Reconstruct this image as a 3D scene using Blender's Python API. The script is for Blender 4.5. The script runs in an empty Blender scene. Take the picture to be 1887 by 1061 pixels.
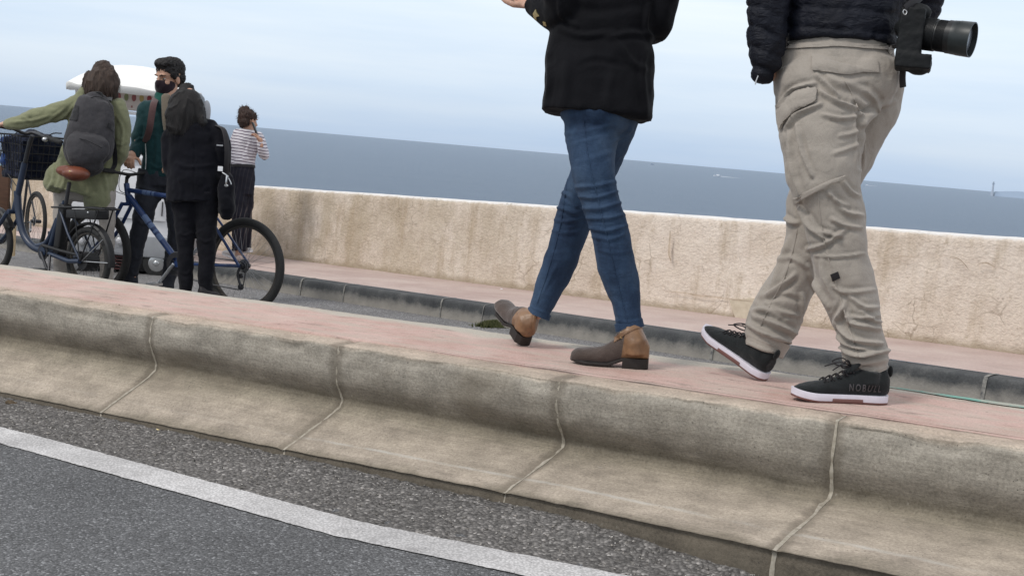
import bpy, bmesh, math, random
import numpy as np
from math import sin, cos, pi, radians, sqrt, atan, atan2
from mathutils import Vector, Matrix, noise
from mathutils.bvhtree import BVHTree
random.seed(7); np.random.seed(7)
SC = bpy.context.scene
COL = SC.collection
# ------------------------------------------------------------------ camera
F = 2400.0
roll = atan(165/1887)
pitch = atan(-((193+0.0874*943.5)-530.5)*cos(roll)/F)
CAM = np.array([0, 0, 1.0])
FW = np.array([0, cos(pitch), -sin(pitch)])
_R0 = np.array([1., 0, 0]); _U0 = np.array([0, sin(pitch), cos(pitch)])
RT = cos(roll)*_R0 + sin(roll)*_U0
UP = -sin(roll)*_R0 + cos(roll)*_U0
cd = bpy.data.cameras.new('camera'); cam = bpy.data.objects.new('camera', cd); COL.objects.link(cam)
cd.sensor_width = 36; cd.lens = 36*F/1887; cd.clip_start = 0.05; cd.clip_end = 60000
cam.matrix_world = Matrix([[RT[i], UP[i], -FW[i], CAM[i]] for i in range(3)] + [[0, 0, 0, 1]])
SC.camera = cam
# ------------------------------------------------------------------ sky, sun, exposure
SUN_EL, SUN_AZ = radians(50), radians(238)       # azimuth from +Y clockwise: behind the camera, to the left
w = bpy.data.worlds.new('World'); SC.world = w; w.use_nodes = True
nt = w.node_tree; nt.nodes.clear(); L = nt.links.new
out = nt.nodes.new('ShaderNodeOutputWorld'); bg = nt.nodes.new('ShaderNodeBackground'); bg.inputs[1].default_value = 0.1
sky = nt.nodes.new('ShaderNodeTexSky'); sky.sky_type = 'NISHITA'; sky.sun_disc = False
sky.sun_elevation = SUN_EL; sky.sun_rotation = SUN_AZ; sky.dust_density = 3; sky.air_density = 1.2
tc = nt.nodes.new('ShaderNodeTexCoord'); sep = nt.nodes.new('ShaderNodeSeparateXYZ'); L(tc.outputs['Generated'], sep.inputs[0])
ramp = nt.nodes.new('ShaderNodeValToRGB'); L(sep.outputs['Z'], ramp.inputs[0])
cr = ramp.color_ramp; cr.elements[0].position = 0.0; cr.elements[0].color = (.545, .655, .80, 1)
cr.elements[1].position = 1.0; cr.elements[1].color = (.86, .86, .88, 1)
e = cr.elements.new(0.045); e.color = (.70, .81, .93, 1)
e = cr.elements.new(0.11); e.color = (.85, .94, 1.02, 1)
e = cr.elements.new(0.3); e.color = (.90, .94, .98, 1)
mp = nt.nodes.new('ShaderNodeMapping'); mp.inputs['Scale'].default_value = (1.0, 1.0, 11); L(tc.outputs['Generated'], mp.inputs[0])
mp.inputs['Rotation'].default_value = (0.05, 0.12, 0)
nz = nt.nodes.new('ShaderNodeTexNoise'); nz.inputs['Scale'].default_value = 2.0; nz.inputs['Detail'].default_value = 6; nz.inputs['Roughness'].default_value = .55
L(mp.outputs[0], nz.inputs[0])
r2 = nt.nodes.new('ShaderNodeValToRGB'); L(nz.outputs[0], r2.inputs[0])
r2.color_ramp.elements[0].position = .36; r2.color_ramp.elements[0].color = (.87, .915, .975, 1)
r2.color_ramp.elements[1].position = .68; r2.color_ramp.elements[1].color = (1.06, 1.035, 1.01, 1)
mu = nt.nodes.new('ShaderNodeMixRGB'); mu.blend_type = 'MULTIPLY'; mu.inputs[0].default_value = 1
L(ramp.outputs[0], mu.inputs[1]); L(r2.outputs[0], mu.inputs[2])
sc10 = nt.nodes.new('ShaderNodeMixRGB'); sc10.blend_type = 'MULTIPLY'; sc10.inputs[0].default_value = 1; sc10.inputs[2].default_value = (10, 10, 10, 1)
L(mu.outputs[0], sc10.inputs[1])
mx = nt.nodes.new('ShaderNodeMixRGB'); mx.inputs[0].default_value = .93; L(sky.outputs[0], mx.inputs[1]); L(sc10.outputs[0], mx.inputs[2])
L(mx.outputs[0], bg.inputs[0]); L(bg.outputs[0], out.inputs[0])
sd = bpy.data.lights.new('sun', 'SUN'); sd.energy = 1.5; sd.angle = radians(13); sd.color = (1, .96, .9)
so = bpy.data.objects.new('sun', sd); COL.objects.link(so)
sdir = Vector((sin(SUN_AZ)*cos(SUN_EL), cos(SUN_AZ)*cos(SUN_EL), sin(SUN_EL)))
so.rotation_euler = sdir.to_track_quat('Z', 'Y').to_euler(); so.location = sdir*50
SC.view_settings.view_transform = 'Standard'; SC.view_settings.look = 'None'
SC.view_settings.exposure = 0.12; SC.view_settings.gamma = 1
SC.cycles.max_bounces = 5

# ------------------------------------------------------------------ helpers
def ray(x, y): return FW + (x-943.5)/F*RT - (y-530.5)/F*UP
def P(x, y, d): return CAM + d*ray(x, y)
def projv(v):
    q = v - CAM; d = q@FW
    return 943.5+F*(q@RT)/d, 530.5-F*(q@UP)/d, d
def hit(x, y, o, n):
    k = ray(x, y); return CAM + k*(np.dot(np.array(o)-CAM, n)/np.dot(k, n))
def nrm(v): v = np.asarray(v, float); return v/max(np.linalg.norm(v), 1e-9)

def tag(o, label=None, cat=None, group=None, kind=None):
    if label: o['label'] = label
    if cat: o['category'] = cat
    if group: o['group'] = group
    if kind: o['kind'] = kind
    return o
def empty(name, loc, label, cat, group=None):
    o = bpy.data.objects.new(name, None); COL.objects.link(o); o.location = Vector(loc); o.empty_display_size = .1
    return tag(o, label, cat, group)
def parent(o, p):
    if p is None: return o
    o.parent = p
    off = Vector((0, 0, 0)); q = p
    while q is not None: off += q.location; q = q.parent
    # parents are unrotated; the part's mesh stays in world coordinates
    o.matrix_parent_inverse = Matrix.Translation(-Vector(p.location)) if p.type == 'EMPTY' else Matrix.Identity(4)
    return o
def link(name, me, m=None, par=None, smooth=True, angle=None):
    o = bpy.data.objects.new(name, me); COL.objects.link(o)
    if m is not None:
        me.materials.clear(); me.materials.append(m)
    if smooth:
        me.polygons.foreach_set('use_smooth', [True]*len(me.polygons))
    if angle:
        try: me.set_sharp_from_angle(angle=radians(angle))
        except Exception: pass
    return parent(o, par)
def mesh(vs, fs, name='m'):
    me = bpy.data.meshes.new(name); me.from_pydata([tuple(map(float, v)) for v in vs], [], [tuple(f) for f in fs]); me.update(); return me
def merge(parts):
    V = []; Fc = []; n = 0
    for v, f in parts:
        V.extend(v); Fc.extend([tuple(i+n for i in q) for q in f]); n += len(v)
    return V, Fc
def obj(name, parts, m, par=None, smooth=True, angle=40):
    v, f = merge(parts if isinstance(parts, list) else [parts])
    me = mesh(v, f, name)
    bm = bmesh.new(); bm.from_mesh(me); bmesh.ops.recalc_face_normals(bm, faces=bm.faces); bm.to_mesh(me); bm.free()
    return link(name, me, m, par, smooth, angle)

def cat(A, k=4):
    """Catmull-Rom through rows of A"""
    A = np.asarray(A, float)
    if len(A) < 3 or k < 2:
        return np.array([A[0]+(A[-1]-A[0])*t for t in np.linspace(0, 1, 2 if k < 2 else k+1)]) if len(A) == 2 else A
    B = np.vstack([2*A[0]-A[1], A, 2*A[-1]-A[-2]]); o = []
    for i in range(1, len(B)-2):
        p0, p1, p2, p3 = B[i-1], B[i], B[i+1], B[i+2]
        for t in np.linspace(0, 1, k, endpoint=False):
            o.append(.5*((2*p1)+(-p0+p2)*t+(2*p0-5*p1+4*p2-p3)*t*t+(-p0+3*p1-3*p2+p3)*t**3))
    o.append(A[-1]); return np.array(o)
def sweep(pts, rad, n=16, cap='round', view=False, power=2.0):
    pts = np.asarray(pts, float); N = len(pts)
    rad = np.asarray(rad, float)
    if rad.ndim == 0: rad = np.full((N, 2), float(rad))
    if rad.ndim == 1: rad = np.stack([rad, rad], 1)
    T = np.gradient(pts, axis=0); T = np.array([nrm(t) for t in T])
    S = []
    prev = None
    for i in range(N):
        if view:
            vv = nrm(pts[i]-CAM); s = np.cross(T[i], vv)
            if np.linalg.norm(s) < .15: s = prev if prev is not None else np.cross(T[i], [0, 0, 1])
        else:
            if prev is None:
                a = np.array([0, 0, 1.]) if abs(T[i][2]) < .9 else np.array([0, 1., 0]); s = np.cross(T[i], a)
            else: s = prev - T[i]*np.dot(prev, T[i])
        s = nrm(s - T[i]*np.dot(s, T[i]))
        if prev is not None and np.dot(s, prev) < 0: s = -s
        S.append(s); prev = s
    rings = []
    def ring(c, t, s, a, b):
        d = np.cross(t, s); o = []
        for j in range(n):
            th = 2*pi*j/n; x, y = cos(th), sin(th)
            if power != 2:
                x = math.copysign(abs(x)**(2/power), x); y = math.copysign(abs(y)**(2/power), y)
            o.append(c+s*a*x+d*b*y)
        return o
    if cap == 'round':
        for q in (80, 55, 28):
            m = min(rad[0]); rings.append(ring(pts[0]-T[0]*m*sin(radians(q)), T[0], S[0], rad[0][0]*cos(radians(q)), rad[0][1]*cos(radians(q))))
    for i in range(N): rings.append(ring(pts[i], T[i], S[i], rad[i][0], rad[i][1]))
    if cap == 'round':
        for q in (28, 55, 80):
            m = min(rad[-1]); rings.append(ring(pts[-1]+T[-1]*m*sin(radians(q)), T[-1], S[-1], rad[-1][0]*cos(radians(q)), rad[-1][1]*cos(radians(q))))
    V = [v for r_ in rings for v in r_]; Fc = []
    M = len(rings)
    for i in range(M-1):
        for j in range(n):
            a = i*n+j; b = i*n+(j+1) % n; Fc.append((a, b, b+n, a+n))
    if cap:
        Fc.append(tuple(range(n-1, -1, -1))); Fc.append(tuple((M-1)*n+j for j in range(n)))
    return V, Fc
def tube(pts, r, n=10, k=1, cap='flat'):
    pts = np.asarray(pts, float)
    if k > 1: pts = cat(pts, k)
    return sweep(pts, np.full(len(pts), r), n, cap)
def ell(c, r, ax=None, nu=20, nv=12):
    c = np.asarray(c, float)
    if ax is None: ax = np.eye(3)
    V = [c+ax[2]*r[2]]; 
    for i in range(1, nv):
        ph = pi*i/nv
        for j in range(nu):
            th = 2*pi*j/nu
            V.append(c+ax[0]*r[0]*sin(ph)*cos(th)+ax[1]*r[1]*sin(ph)*sin(th)+ax[2]*r[2]*cos(ph))
    V.append(c-ax[2]*r[2]); Fc = []
    for j in range(nu): Fc.append((0, 1+j, 1+(j+1) % nu))
    for i in range(nv-2):
        for j in range(nu):
            a = 1+i*nu+j; b = 1+i*nu+(j+1) % nu; Fc.append((a, a+nu, b+nu, b))
    l = len(V)-1; o = 1+(nv-2)*nu
    for j in range(nu): Fc.append((l, o+(j+1) % nu, o+j))
    return V, Fc
def box(c, h, ax=None):
    c = np.asarray(c, float); ax = np.eye(3) if ax is None else ax
    V = [c+ax[0]*h[0]*x+ax[1]*h[1]*y+ax[2]*h[2]*z for x in (-1, 1) for y in (-1, 1) for z in (-1, 1)]
    return V, [(0, 1, 3, 2), (4, 6, 7, 5), (0, 4, 5, 1), (2, 3, 7, 6), (0, 2, 6, 4), (1, 5, 7, 3)]
def rbox(name, c, h, ax, m, par=None, bev=.01, seg=3):
    v, f = box(c, h, ax); me = mesh(v, f, name); bm = bmesh.new(); bm.from_mesh(me)
    bmesh.ops.recalc_face_normals(bm, faces=bm.faces)
    bmesh.ops.bevel(bm, geom=list(bm.edges), offset=bev, segments=seg, affect='EDGES', profile=.5); bm.to_mesh(me); bm.free()
    return link(name, me, m, par, True, 50)
def remesh(parts, vox, smooth=2, name='m'):
    v, f = merge(parts); me = mesh(v, f, name)
    bm = bmesh.new(); bm.from_mesh(me); bmesh.ops.recalc_face_normals(bm, faces=bm.faces); bm.to_mesh(me); bm.free()
    t = bpy.data.objects.new('tmp', me); COL.objects.link(t)
    md = t.modifiers.new('r', 'REMESH'); md.mode = 'VOXEL'; md.voxel_size = vox; md.adaptivity = 0
    if smooth:
        s = t.modifiers.new('s', 'SMOOTH'); s.factor = .5; s.iterations = smooth
    dg = bpy.context.evaluated_depsgraph_get(); dg.update()
    out = bpy.data.meshes.new_from_object(t.evaluated_get(dg)); bpy.data.objects.remove(t); out.name = name
    return out
def vn(me):
    n = len(me.vertices); a = np.empty(n*3); me.vertices.foreach_get('co', a); b = np.empty(n*3); me.vertices.foreach_get('normal', b)
    return a.reshape(-1, 3), b.reshape(-1, 3)
def setv(me, a): me.vertices.foreach_set('co', a.reshape(-1)); me.update()
def nz3(v, s, seed=0., oct=2):
    sv = (np.asarray(s)*v)+seed*13.7
    return np.array([noise.fractal(Vector(q), .8, 2.1, oct) for q in sv])
def wrinkle(me, amp, s, seed=0, oct=3):
    v, n = vn(me); a = nz3(v, s, seed, oct); setv(me, v+n*(a*amp)[:, None])
def ridged(me, amp, s, seed=0):
    v, n = vn(me); a = nz3(v*np.array([1, 1, .18]), s, seed, 2); a = (1-np.abs(a)*3).clip(0, 1)**2 - .3; setv(me, v+n*(a*amp)[:, None])
def folds(me, lines, dmin=0, dmax=99):
    """raise or sink creases that run across the cloth; lines traced on the garment: (points, width, height)"""
    v, n = vn(me); x, y, d = projv(v)
    vd = v-CAM; ff = ((n*vd).sum(1) < 0) & (d > dmin) & (d < dmax)
    disp = np.zeros(len(v))
    for pts, wd, amp in lines:
        p = cat(pts, 5) if len(pts) > 2 else np.asarray(pts, float)
        best = np.full(len(v), 1e9); bt = np.zeros(len(v)); tot = len(p)-1
        for i in range(tot):
            a, b = p[i], p[i+1]; ab = b-a; l2 = (ab**2).sum()+1e-9
            t = (((x-a[0])*ab[0]+(y-a[1])*ab[1])/l2).clip(0, 1)
            dd = np.hypot(x-a[0]-t*ab[0], y-a[1]-t*ab[1]); m = dd < best
            best[m] = dd[m]; bt[m] = (i+t[m])/tot
        g = np.exp(-(best/wd)**2) - .45*np.exp(-((best-wd*1.9)/wd)**2)
        taper = np.sin(pi*(bt*.84+.08)).clip(0, 1)**.6
        disp += amp*g*taper
    disp[~ff] = 0
    setv(me, v+n*disp[:, None])
def patch(name, poly, target, m, par, off=.003, th=.002, step=3., bulge=0.):
    """thin piece of cloth or leather sewn on a garment: laid over the target surface inside an outline"""
    bv = BVHTree.FromPolygons([tuple(v.co) for v in target.vertices], [tuple(p.vertices) for p in target.polygons])
    poly = np.asarray(poly, float); c = poly.mean(0); K = 10
    # outline resampled, then rings toward the centre
    P2 = []; 
    for i in range(len(poly)):
        a, b = poly[i], poly[(i+1) % len(poly)]; nn = max(1, int(np.linalg.norm(b-a)/step))
        for t in range(nn): P2.append(a+(b-a)*t/nn)
    P2 = np.array(P2); n = len(P2); V = []; Vb = []
    o = Vector(CAM)
    for k in range(K+1):
        f = 1-k/K
        for q in P2:
            s = c+(q-c)*f; r_ = Vector(nrm(ray(*s))); h = bv.ray_cast(o, r_)
            if h[0] is None:
                nr = bv.find_nearest(Vector(P(s[0], s[1], np.median([projv(np.array(v))[2] for v in V]) if V else 5))); h = nr
            nn_ = h[1] if h[1].dot(r_) < 0 else -h[1]
            b_ = bulge*(1-f**3)
            V.append(np.array(h[0]+nn_*(off+th+b_))); Vb.append(np.array(h[0]+nn_*(off-.002)))
    Fc = []
    for k in range(K):
        for j in range(n):
            a = k*n+j; b = k*n+(j+1) % n; Fc.append((a, b, b+n, a+n))
    N0 = len(V)
    for j in range(n): b = (j+1) % n; Fc.append((j, j+N0, b+N0, b))
    return obj(name, (V+Vb[:n], Fc), m, par, True, 45)

# ------------------------------------------------------------------ materials
def mat(name, col, rough=.8, var=.12, vs=6., fine=None, bump=0., bs=200., bdist=.002, metal=0., spec=.4, sheen=0., stretch=(1, 1, 1), col2=None):
    m = bpy.data.materials.new(name); m.use_nodes = True; N = m.node_tree.nodes; l = m.node_tree.links.new
    b = N['Principled BSDF']; b.inputs['Roughness'].default_value = rough; b.inputs['Metallic'].default_value = metal
    b.inputs['Specular IOR Level'].default_value = spec
    if sheen: b.inputs['Sheen Weight'].default_value = sheen
    t = N.new('ShaderNodeTexCoord'); mp = N.new('ShaderNodeMapping'); mp.inputs['Scale'].default_value = stretch; l(t.outputs['Object'], mp.inputs[0])
    n1 = N.new('ShaderNodeTexNoise'); n1.inputs['Scale'].default_value = vs; n1.inputs['Detail'].default_value = 8; n1.inputs['Roughness'].default_value = .6; l(mp.outputs[0], n1.inputs[0])
    cr = N.new('ShaderNodeValToRGB'); l(n1.outputs[0], cr.inputs[0])
    c = np.array(col); c2 = np.array(col2) if col2 is not None else None
    lo = c*(1-var) if c2 is None else c; hi = c*(1+var) if c2 is None else c2
    cr.color_ramp.elements[0].position = .3; cr.color_ramp.elements[0].color = (*lo, 1)
    cr.color_ramp.elements[1].position = .7; cr.color_ramp.elements[1].color = (*hi, 1)
    o = cr.outputs[0]
    if fine:
        n2 = N.new('ShaderNodeTexNoise'); n2.inputs['Scale'].default_value = fine[0]; n2.inputs['Detail'].default_value = 3; l(mp.outputs[0], n2.inputs[0])
        r_ = N.new('ShaderNodeValToRGB'); l(n2.outputs[0], r_.inputs[0]); a = fine[1]
        r_.color_ramp.elements[0].position = .3; r_.color_ramp.elements[0].color = (1-a, 1-a, 1-a, 1)
        r_.color_ramp.elements[1].position = .7; r_.color_ramp.elements[1].color = (1+a, 1+a, 1+a, 1)
        mm = N.new('ShaderNodeMixRGB'); mm.blend_type = 'MULTIPLY'; mm.inputs[0].default_value = 1; l(o, mm.inputs[1]); l(r_.outputs[0], mm.inputs[2]); o = mm.outputs[0]
    l(o, b.inputs['Base Color'])
    if bump:
        n3 = N.new('ShaderNodeTexNoise'); n3.inputs['Scale'].default_value = bs; n3.inputs['Detail'].default_value = 4; l(mp.outputs[0], n3.inputs[0])
        bp = N.new('ShaderNodeBump'); bp.inputs['Strength'].default_value = bump; bp.inputs['Distance'].default_value = bdist; l(n3.outputs[0], bp.inputs['Height']); l(bp.outputs[0], b.inputs['Normal'])
    return m
class NG:
    """small node-graph helper"""
    def __init__(s, name, rough=.85, spec=.3):
        s.m = bpy.data.materials.new(name); s.m.use_nodes = True; s.N = s.m.node_tree.nodes; s.l = s.m.node_tree.links.new
        s.b = s.N['Principled BSDF']; s.b.inputs['Roughness'].default_value = rough; s.b.inputs['Specular IOR Level'].default_value = spec
        s.t = s.N.new('ShaderNodeTexCoord'); s.o = s.t.outputs['Object']; s.uv = s.t.outputs['UV']
    def map(s, src, sc=(1, 1, 1), rot=(0, 0, 0), loc=(0, 0, 0)):
        n = s.N.new('ShaderNodeMapping'); n.inputs['Scale'].default_value = sc; n.inputs['Rotation'].default_value = rot; n.inputs['Location'].default_value = loc; s.l(src, n.inputs[0]); return n.outputs[0]
    def noise(s, src, sc, det=6, ro=.55, dist=0):
        n = s.N.new('ShaderNodeTexNoise'); n.inputs['Scale'].default_value = sc; n.inputs['Detail'].default_value = det; n.inputs['Roughness'].default_value = ro; n.inputs['Distortion'].default_value = dist; s.l(src, n.inputs[0]); return n.outputs[0]
    def vor(s, src, sc, feat='F1', out='Distance', rnd=1):
        n = s.N.new('ShaderNodeTexVoronoi'); n.feature = feat; n.inputs['Scale'].default_value = sc; n.inputs['Randomness'].default_value = rnd; s.l(src, n.inputs[0]); return n.outputs[out]
    def ramp(s, src, stops, interp='LINEAR'):
        n = s.N.new('ShaderNodeValToRGB'); n.color_ramp.interpolation = interp; s.l(src, n.inputs[0]); E = n.color_ramp.elements
        def C(c): return (c, c, c, 1) if np.isscalar(c) else (*c, 1)
        E[0].position = stops[0][0]; E[0].color = C(stops[0][1]); E[1].position = stops[-1][0]; E[1].color = C(stops[-1][1])
        for p, c in stops[1:-1]:
            q = E.new(p); q.color = C(c)
        return n.outputs[0]
    def mix(s, f, a, b, mode='MIX'):
        n = s.N.new('ShaderNodeMixRGB'); n.blend_type = mode
        for i, v in enumerate((f, a, b)):
            if hasattr(v, 'node'): s.l(v, n.inputs[i])
            elif i == 0: n.inputs[0].default_value = v
            else: n.inputs[i].default_value = (v, v, v, 1) if np.isscalar(v) else (*v, 1)
        return n.outputs[0]
    def math(s, op, a, b=0.):
        n = s.N.new('ShaderNodeMath'); n.operation = op
        for i, v in enumerate((a, b)):
            if hasattr(v, 'node'): s.l(v, n.inputs[i])
            else: n.inputs[i].default_value = v
        return n.outputs[0]
    def sep(s, src):
        n = s.N.new('ShaderNodeSeparateXYZ'); s.l(src, n.inputs[0]); return n.outputs
    def bump(s, h, st=.5, dist=.01, prev=None):
        n = s.N.new('ShaderNodeBump'); n.inputs['Strength'].default_value = st; n.inputs['Distance'].default_value = dist; s.l(h, n.inputs['Height'])
        if prev is not None: s.l(prev, n.inputs['Normal'])
        return n.outputs[0]
    def done(s, col, nrm_=None, rough=None):
        if hasattr(col, 'node'): s.l(col, s.b.inputs['Base Color'])
        else: s.b.inputs['Base Color'].default_value = (*col, 1)
        if nrm_ is not None: s.l(nrm_, s.b.inputs['Normal'])
        if rough is not None: s.l(rough, s.b.inputs['Roughness'])
        return s.m
#SECTION_SETTING
# ------------------------------------------------------------------ ground frames
OK_ = np.array([.9476, 3.6388, .3217]); KK = np.array([-.882, .470, -.0221]); KN = np.array([.470, .882, 0]); ST = .8676
OB = np.array([3.37, 8.57, -.054]); BK = np.array([-.727, .687, -.0423]); BN = np.array([-.687, -.727, 0])
def KP(s, w_, z): return OK_+KK*s+KN*w_+np.array([0, 0, z])
def BP(s, w_, z): return OB+BK*s+BN*w_+np.array([0, 0, z])
nK = nrm(np.cross(KK, KN)); nB = nrm(np.cross(BK, BN))
def sw(q, O, A, B): return np.linalg.solve(np.array([A, B, [0, 0, 1]]).T, np.array(q)-O)
def grid_mesh(name, S, prof, fn, m, uvf=None, par=None, smooth=True, kind='structure'):
    """prof(s)-> array (w,z) of fixed length"""
    V = []; UVs = []; n = None
    for s in S:
        pr = prof(s); n = len(pr)
        for j, (a, b) in enumerate(pr):
            V.append(fn(s, a, b)); UVs.append((s, uvf(j, n, a, b) if uvf else a))
    Fc = [(i*n+j, (i+1)*n+j, (i+1)*n+j+1, i*n+j+1) for i in range(len(S)-1) for j in range(n-1)]
    me = mesh(V, Fc, name); uv = me.uv_layers.new(name='UVMap'); idx = np.empty(len(me.loops), int); me.loops.foreach_get('vertex_index', idx)
    uv.data.foreach_set('uv', np.array(UVs)[idx].reshape(-1))
    # make faces look up / toward the camera side
    bm = bmesh.new(); bm.from_mesh(me)
    bm.normal_update()
    if sum(f.normal.z for f in bm.faces) < 0: bmesh.ops.reverse_faces(bm, faces=bm.faces)
    bm.to_mesh(me); bm.free()
    o = link(name, me, m, par, smooth)
    if par is None: tag(o, kind=kind)
    return o
# sampled lengths: fine inside the picture, coarse beyond
SF = np.concatenate([np.arange(-8, -1.4, .25), np.arange(-1.4, 6, .02), np.arange(6, 14, .15), np.arange(14, 60.1, 2)])
# --- kerb
SEC = {0.: [(.12, 0), (.016, 0), (.0, -.010), (-.008, -.045), (-.002, -.125), (.020, -.185), (.018, -.222), (-.048, -.236), (-.455, -.262), (-.478, -.277), (-.49, -.40)],
       1.: [(.10, 0), (-.014, 0), (-.03, -.011), (-.036, -.045), (-.012, -.125), (.030, -.180), (.046, -.220), (-.015, -.242), (-.31, -.298), (-.328, -.312), (-.336, -.40)],
       2.: [(.11, 0), (.012, 0), (-.003, -.010), (-.006, -.045), (.008, -.125), (.038, -.180), (.044, -.212), (-.006, -.240), (-.244, -.321), (-.26, -.335), (-.27, -.40)],
       3.: [(.11, 0), (.015, 0), (.0, -.009), (-.004, -.045), (.0, -.105), (.034, -.165), (.042, -.200), (-.001, -.234), (-.214, -.331), (-.23, -.345), (-.24, -.40)]}
SEC[-1.] = [(a-.0, b) if i < 7 else (a-.02, b) for i, (a, b) in enumerate(SEC[0.])]
ZS = lambda s: float(np.interp(s, [-2, 0, .87, 1.7, 2.6, 6], [-.298, -.300, -.340, -.352, -.362, -.366]))
def kerb_prof(s, k=6):
    q = s/ST; q = min(max(q, -1), 3); i = int(math.floor(q)); i = min(i, 2); t = q-i
    t = t*t*(3-2*t)*.4+t*.6
    A = np.array(SEC[float(i)]); B = np.array(SEC[float(i+1)]); pr = A+(B-A)*t
    return cat(pr, k)
def kerb_xyz(s, a, b, extra=0.):
    # each stone sits a hair differently; arris worn and chipped
    st = math.floor(s/ST); rr = random.Random(st*31+5)
    fr = s/ST-st
    dz = (rr.random()-.5)*.010; dw = (rr.random()-.5)*.014
    ed = min(fr, 1-fr)*ST
    rnd = -.006*math.exp(-(ed/.012)**2)
    n1 = noise.fractal(Vector((s*3.5, a*5, b*5)), .8, 2, 3)*.010
    n2 = noise.fractal(Vector((s*22, a*26, b*26+9)), .7, 2, 3)*.0035
    edge = math.exp(-((b+.02)/.025)**2)*(1 if a < .06 else 0)
    chip = max(0, noise.noise(Vector((s*5, 3.3, b*4)))-.1)*.05*edge
    chip += max(0, noise.noise(Vector((s*19, 8.3, b*14))))*.013*edge
    up = max(0, min(1, (b+.2)/.15))
    a2 = a+dw*up*.6-(n1+n2)*(1 if b > -.235 and b < -.01 else .2)+chip*.7-rnd
    b2 = b+dz*.5*up+(n1*.12+n2*.6)*(1 if b < -.21 or a > .0 else .3)-chip*.8+rnd
    return KP(s, a2, b2)
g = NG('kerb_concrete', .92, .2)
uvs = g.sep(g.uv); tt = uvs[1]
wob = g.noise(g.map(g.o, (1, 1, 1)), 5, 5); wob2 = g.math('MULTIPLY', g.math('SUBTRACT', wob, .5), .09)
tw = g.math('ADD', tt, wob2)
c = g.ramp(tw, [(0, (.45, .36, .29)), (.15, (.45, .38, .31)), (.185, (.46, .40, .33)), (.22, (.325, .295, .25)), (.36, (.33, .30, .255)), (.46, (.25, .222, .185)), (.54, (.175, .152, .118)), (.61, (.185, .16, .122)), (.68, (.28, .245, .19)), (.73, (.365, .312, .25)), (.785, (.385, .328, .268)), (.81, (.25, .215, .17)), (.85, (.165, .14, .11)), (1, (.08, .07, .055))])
n1 = g.noise(g.o, 9, 8, .62); c = g.mix(1, c, g.ramp(n1, [(.3, .76), (.5, 1.0), (.72, 1.22)]), 'MULTIPLY')
n2 = g.noise(g.map(g.o, (1, 1, 1)), 120, 4, .7); c = g.mix(1, c, g.ramp(n2, [(.3, .72), (.5, 1.0), (.7, 1.24)]), 'MULTIPLY')
ns = g.noise(g.map(g.uv, (2.5, 60, 1)), 1.5, 6, .6); c = g.mix(.55, c, g.ramp(ns, [(.35, .80), (.65, 1.16)]), 'MULTIPLY')
# pits and dark grains on the worn face
pit = g.vor(g.o, 70); pm = g.ramp(pit, [(.0, 1), (.09, 1), (.16, 0)]); pn = g.ramp(g.noise(g.o, 11, 3), [(.5, 0), (.6, 1)])
pm = g.math('MULTIPLY', pm, pn); c = g.mix(g.math('MULTIPLY', pm, .85), c, (.06, .055, .05))
# bright scrape left by tyres along the channel
sc = g.math('SUBTRACT', tt, g.math('ADD', .768, g.math('MULTIPLY', g.math('SUBTRACT', g.noise(g.map(g.uv, (1, 0, 0)), .8, 3), .5), .02)))
sm = g.ramp(g.math('ABSOLUTE', sc), [(0, 1), (.0012, 1), (.0026, 0)])
smask = g.ramp(g.noise(g.map(g.uv, (6, 40, 1)), 1.2, 4), [(.38, 0), (.6, 1)])
srange = g.math('MULTIPLY', g.ramp(g.math('DIVIDE', g.math('ADD', uvs[0], 2), 6), [(.2, 0), (.3, 1), (.58, 1), (.64, .15), (1, .1)]), .75)
c = g.mix(g.math('MULTIPLY', g.math('MULTIPLY', sm, smask), srange), c, (.52, .50, .46))
# grime gathered along the joints
jd = g.math('MULTIPLY', g.math('ABSOLUTE', g.math('SUBTRACT', g.math('FRACT', g.math('ADD', g.math('DIVIDE', uvs[0], ST), .5)), .5)), ST)
jm = g.math('MULTIPLY', g.ramp(g.math('ADD', jd, g.math('MULTIPLY', g.math('SUBTRACT', n1, .5), .05)), [(.0, .8), (.016, .65), (.035, 0)]), .75); c = g.mix(jm, c, (.13, .11, .085))
# stains
stn = g.ramp(g.noise(g.map(g.o, (1, 1, 1), loc=(3, 1, 0)), 3.2, 5), [(.55, 0), (.72, .5)]); c = g.mix(stn, c, (.20, .17, .13))
wh = g.ramp(g.noise(g.map(g.o, (1, 1, 1), loc=(9, 4, 2)), 30, 5, .7), [(.66, 0), (.74, .45)]); c = g.mix(wh, c, (.5, .47, .42))
bh = g.mix(.5, n1, n2); bb = g.bump(bh, .8, .006); bb = g.bump(pm, -.0, .004, bb)
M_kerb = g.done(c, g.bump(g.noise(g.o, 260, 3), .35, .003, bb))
kerb = grid_mesh('kerb', SF, kerb_prof, kerb_xyz, M_kerb, uvf=lambda j, n, a, b: j/(n-1))
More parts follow.
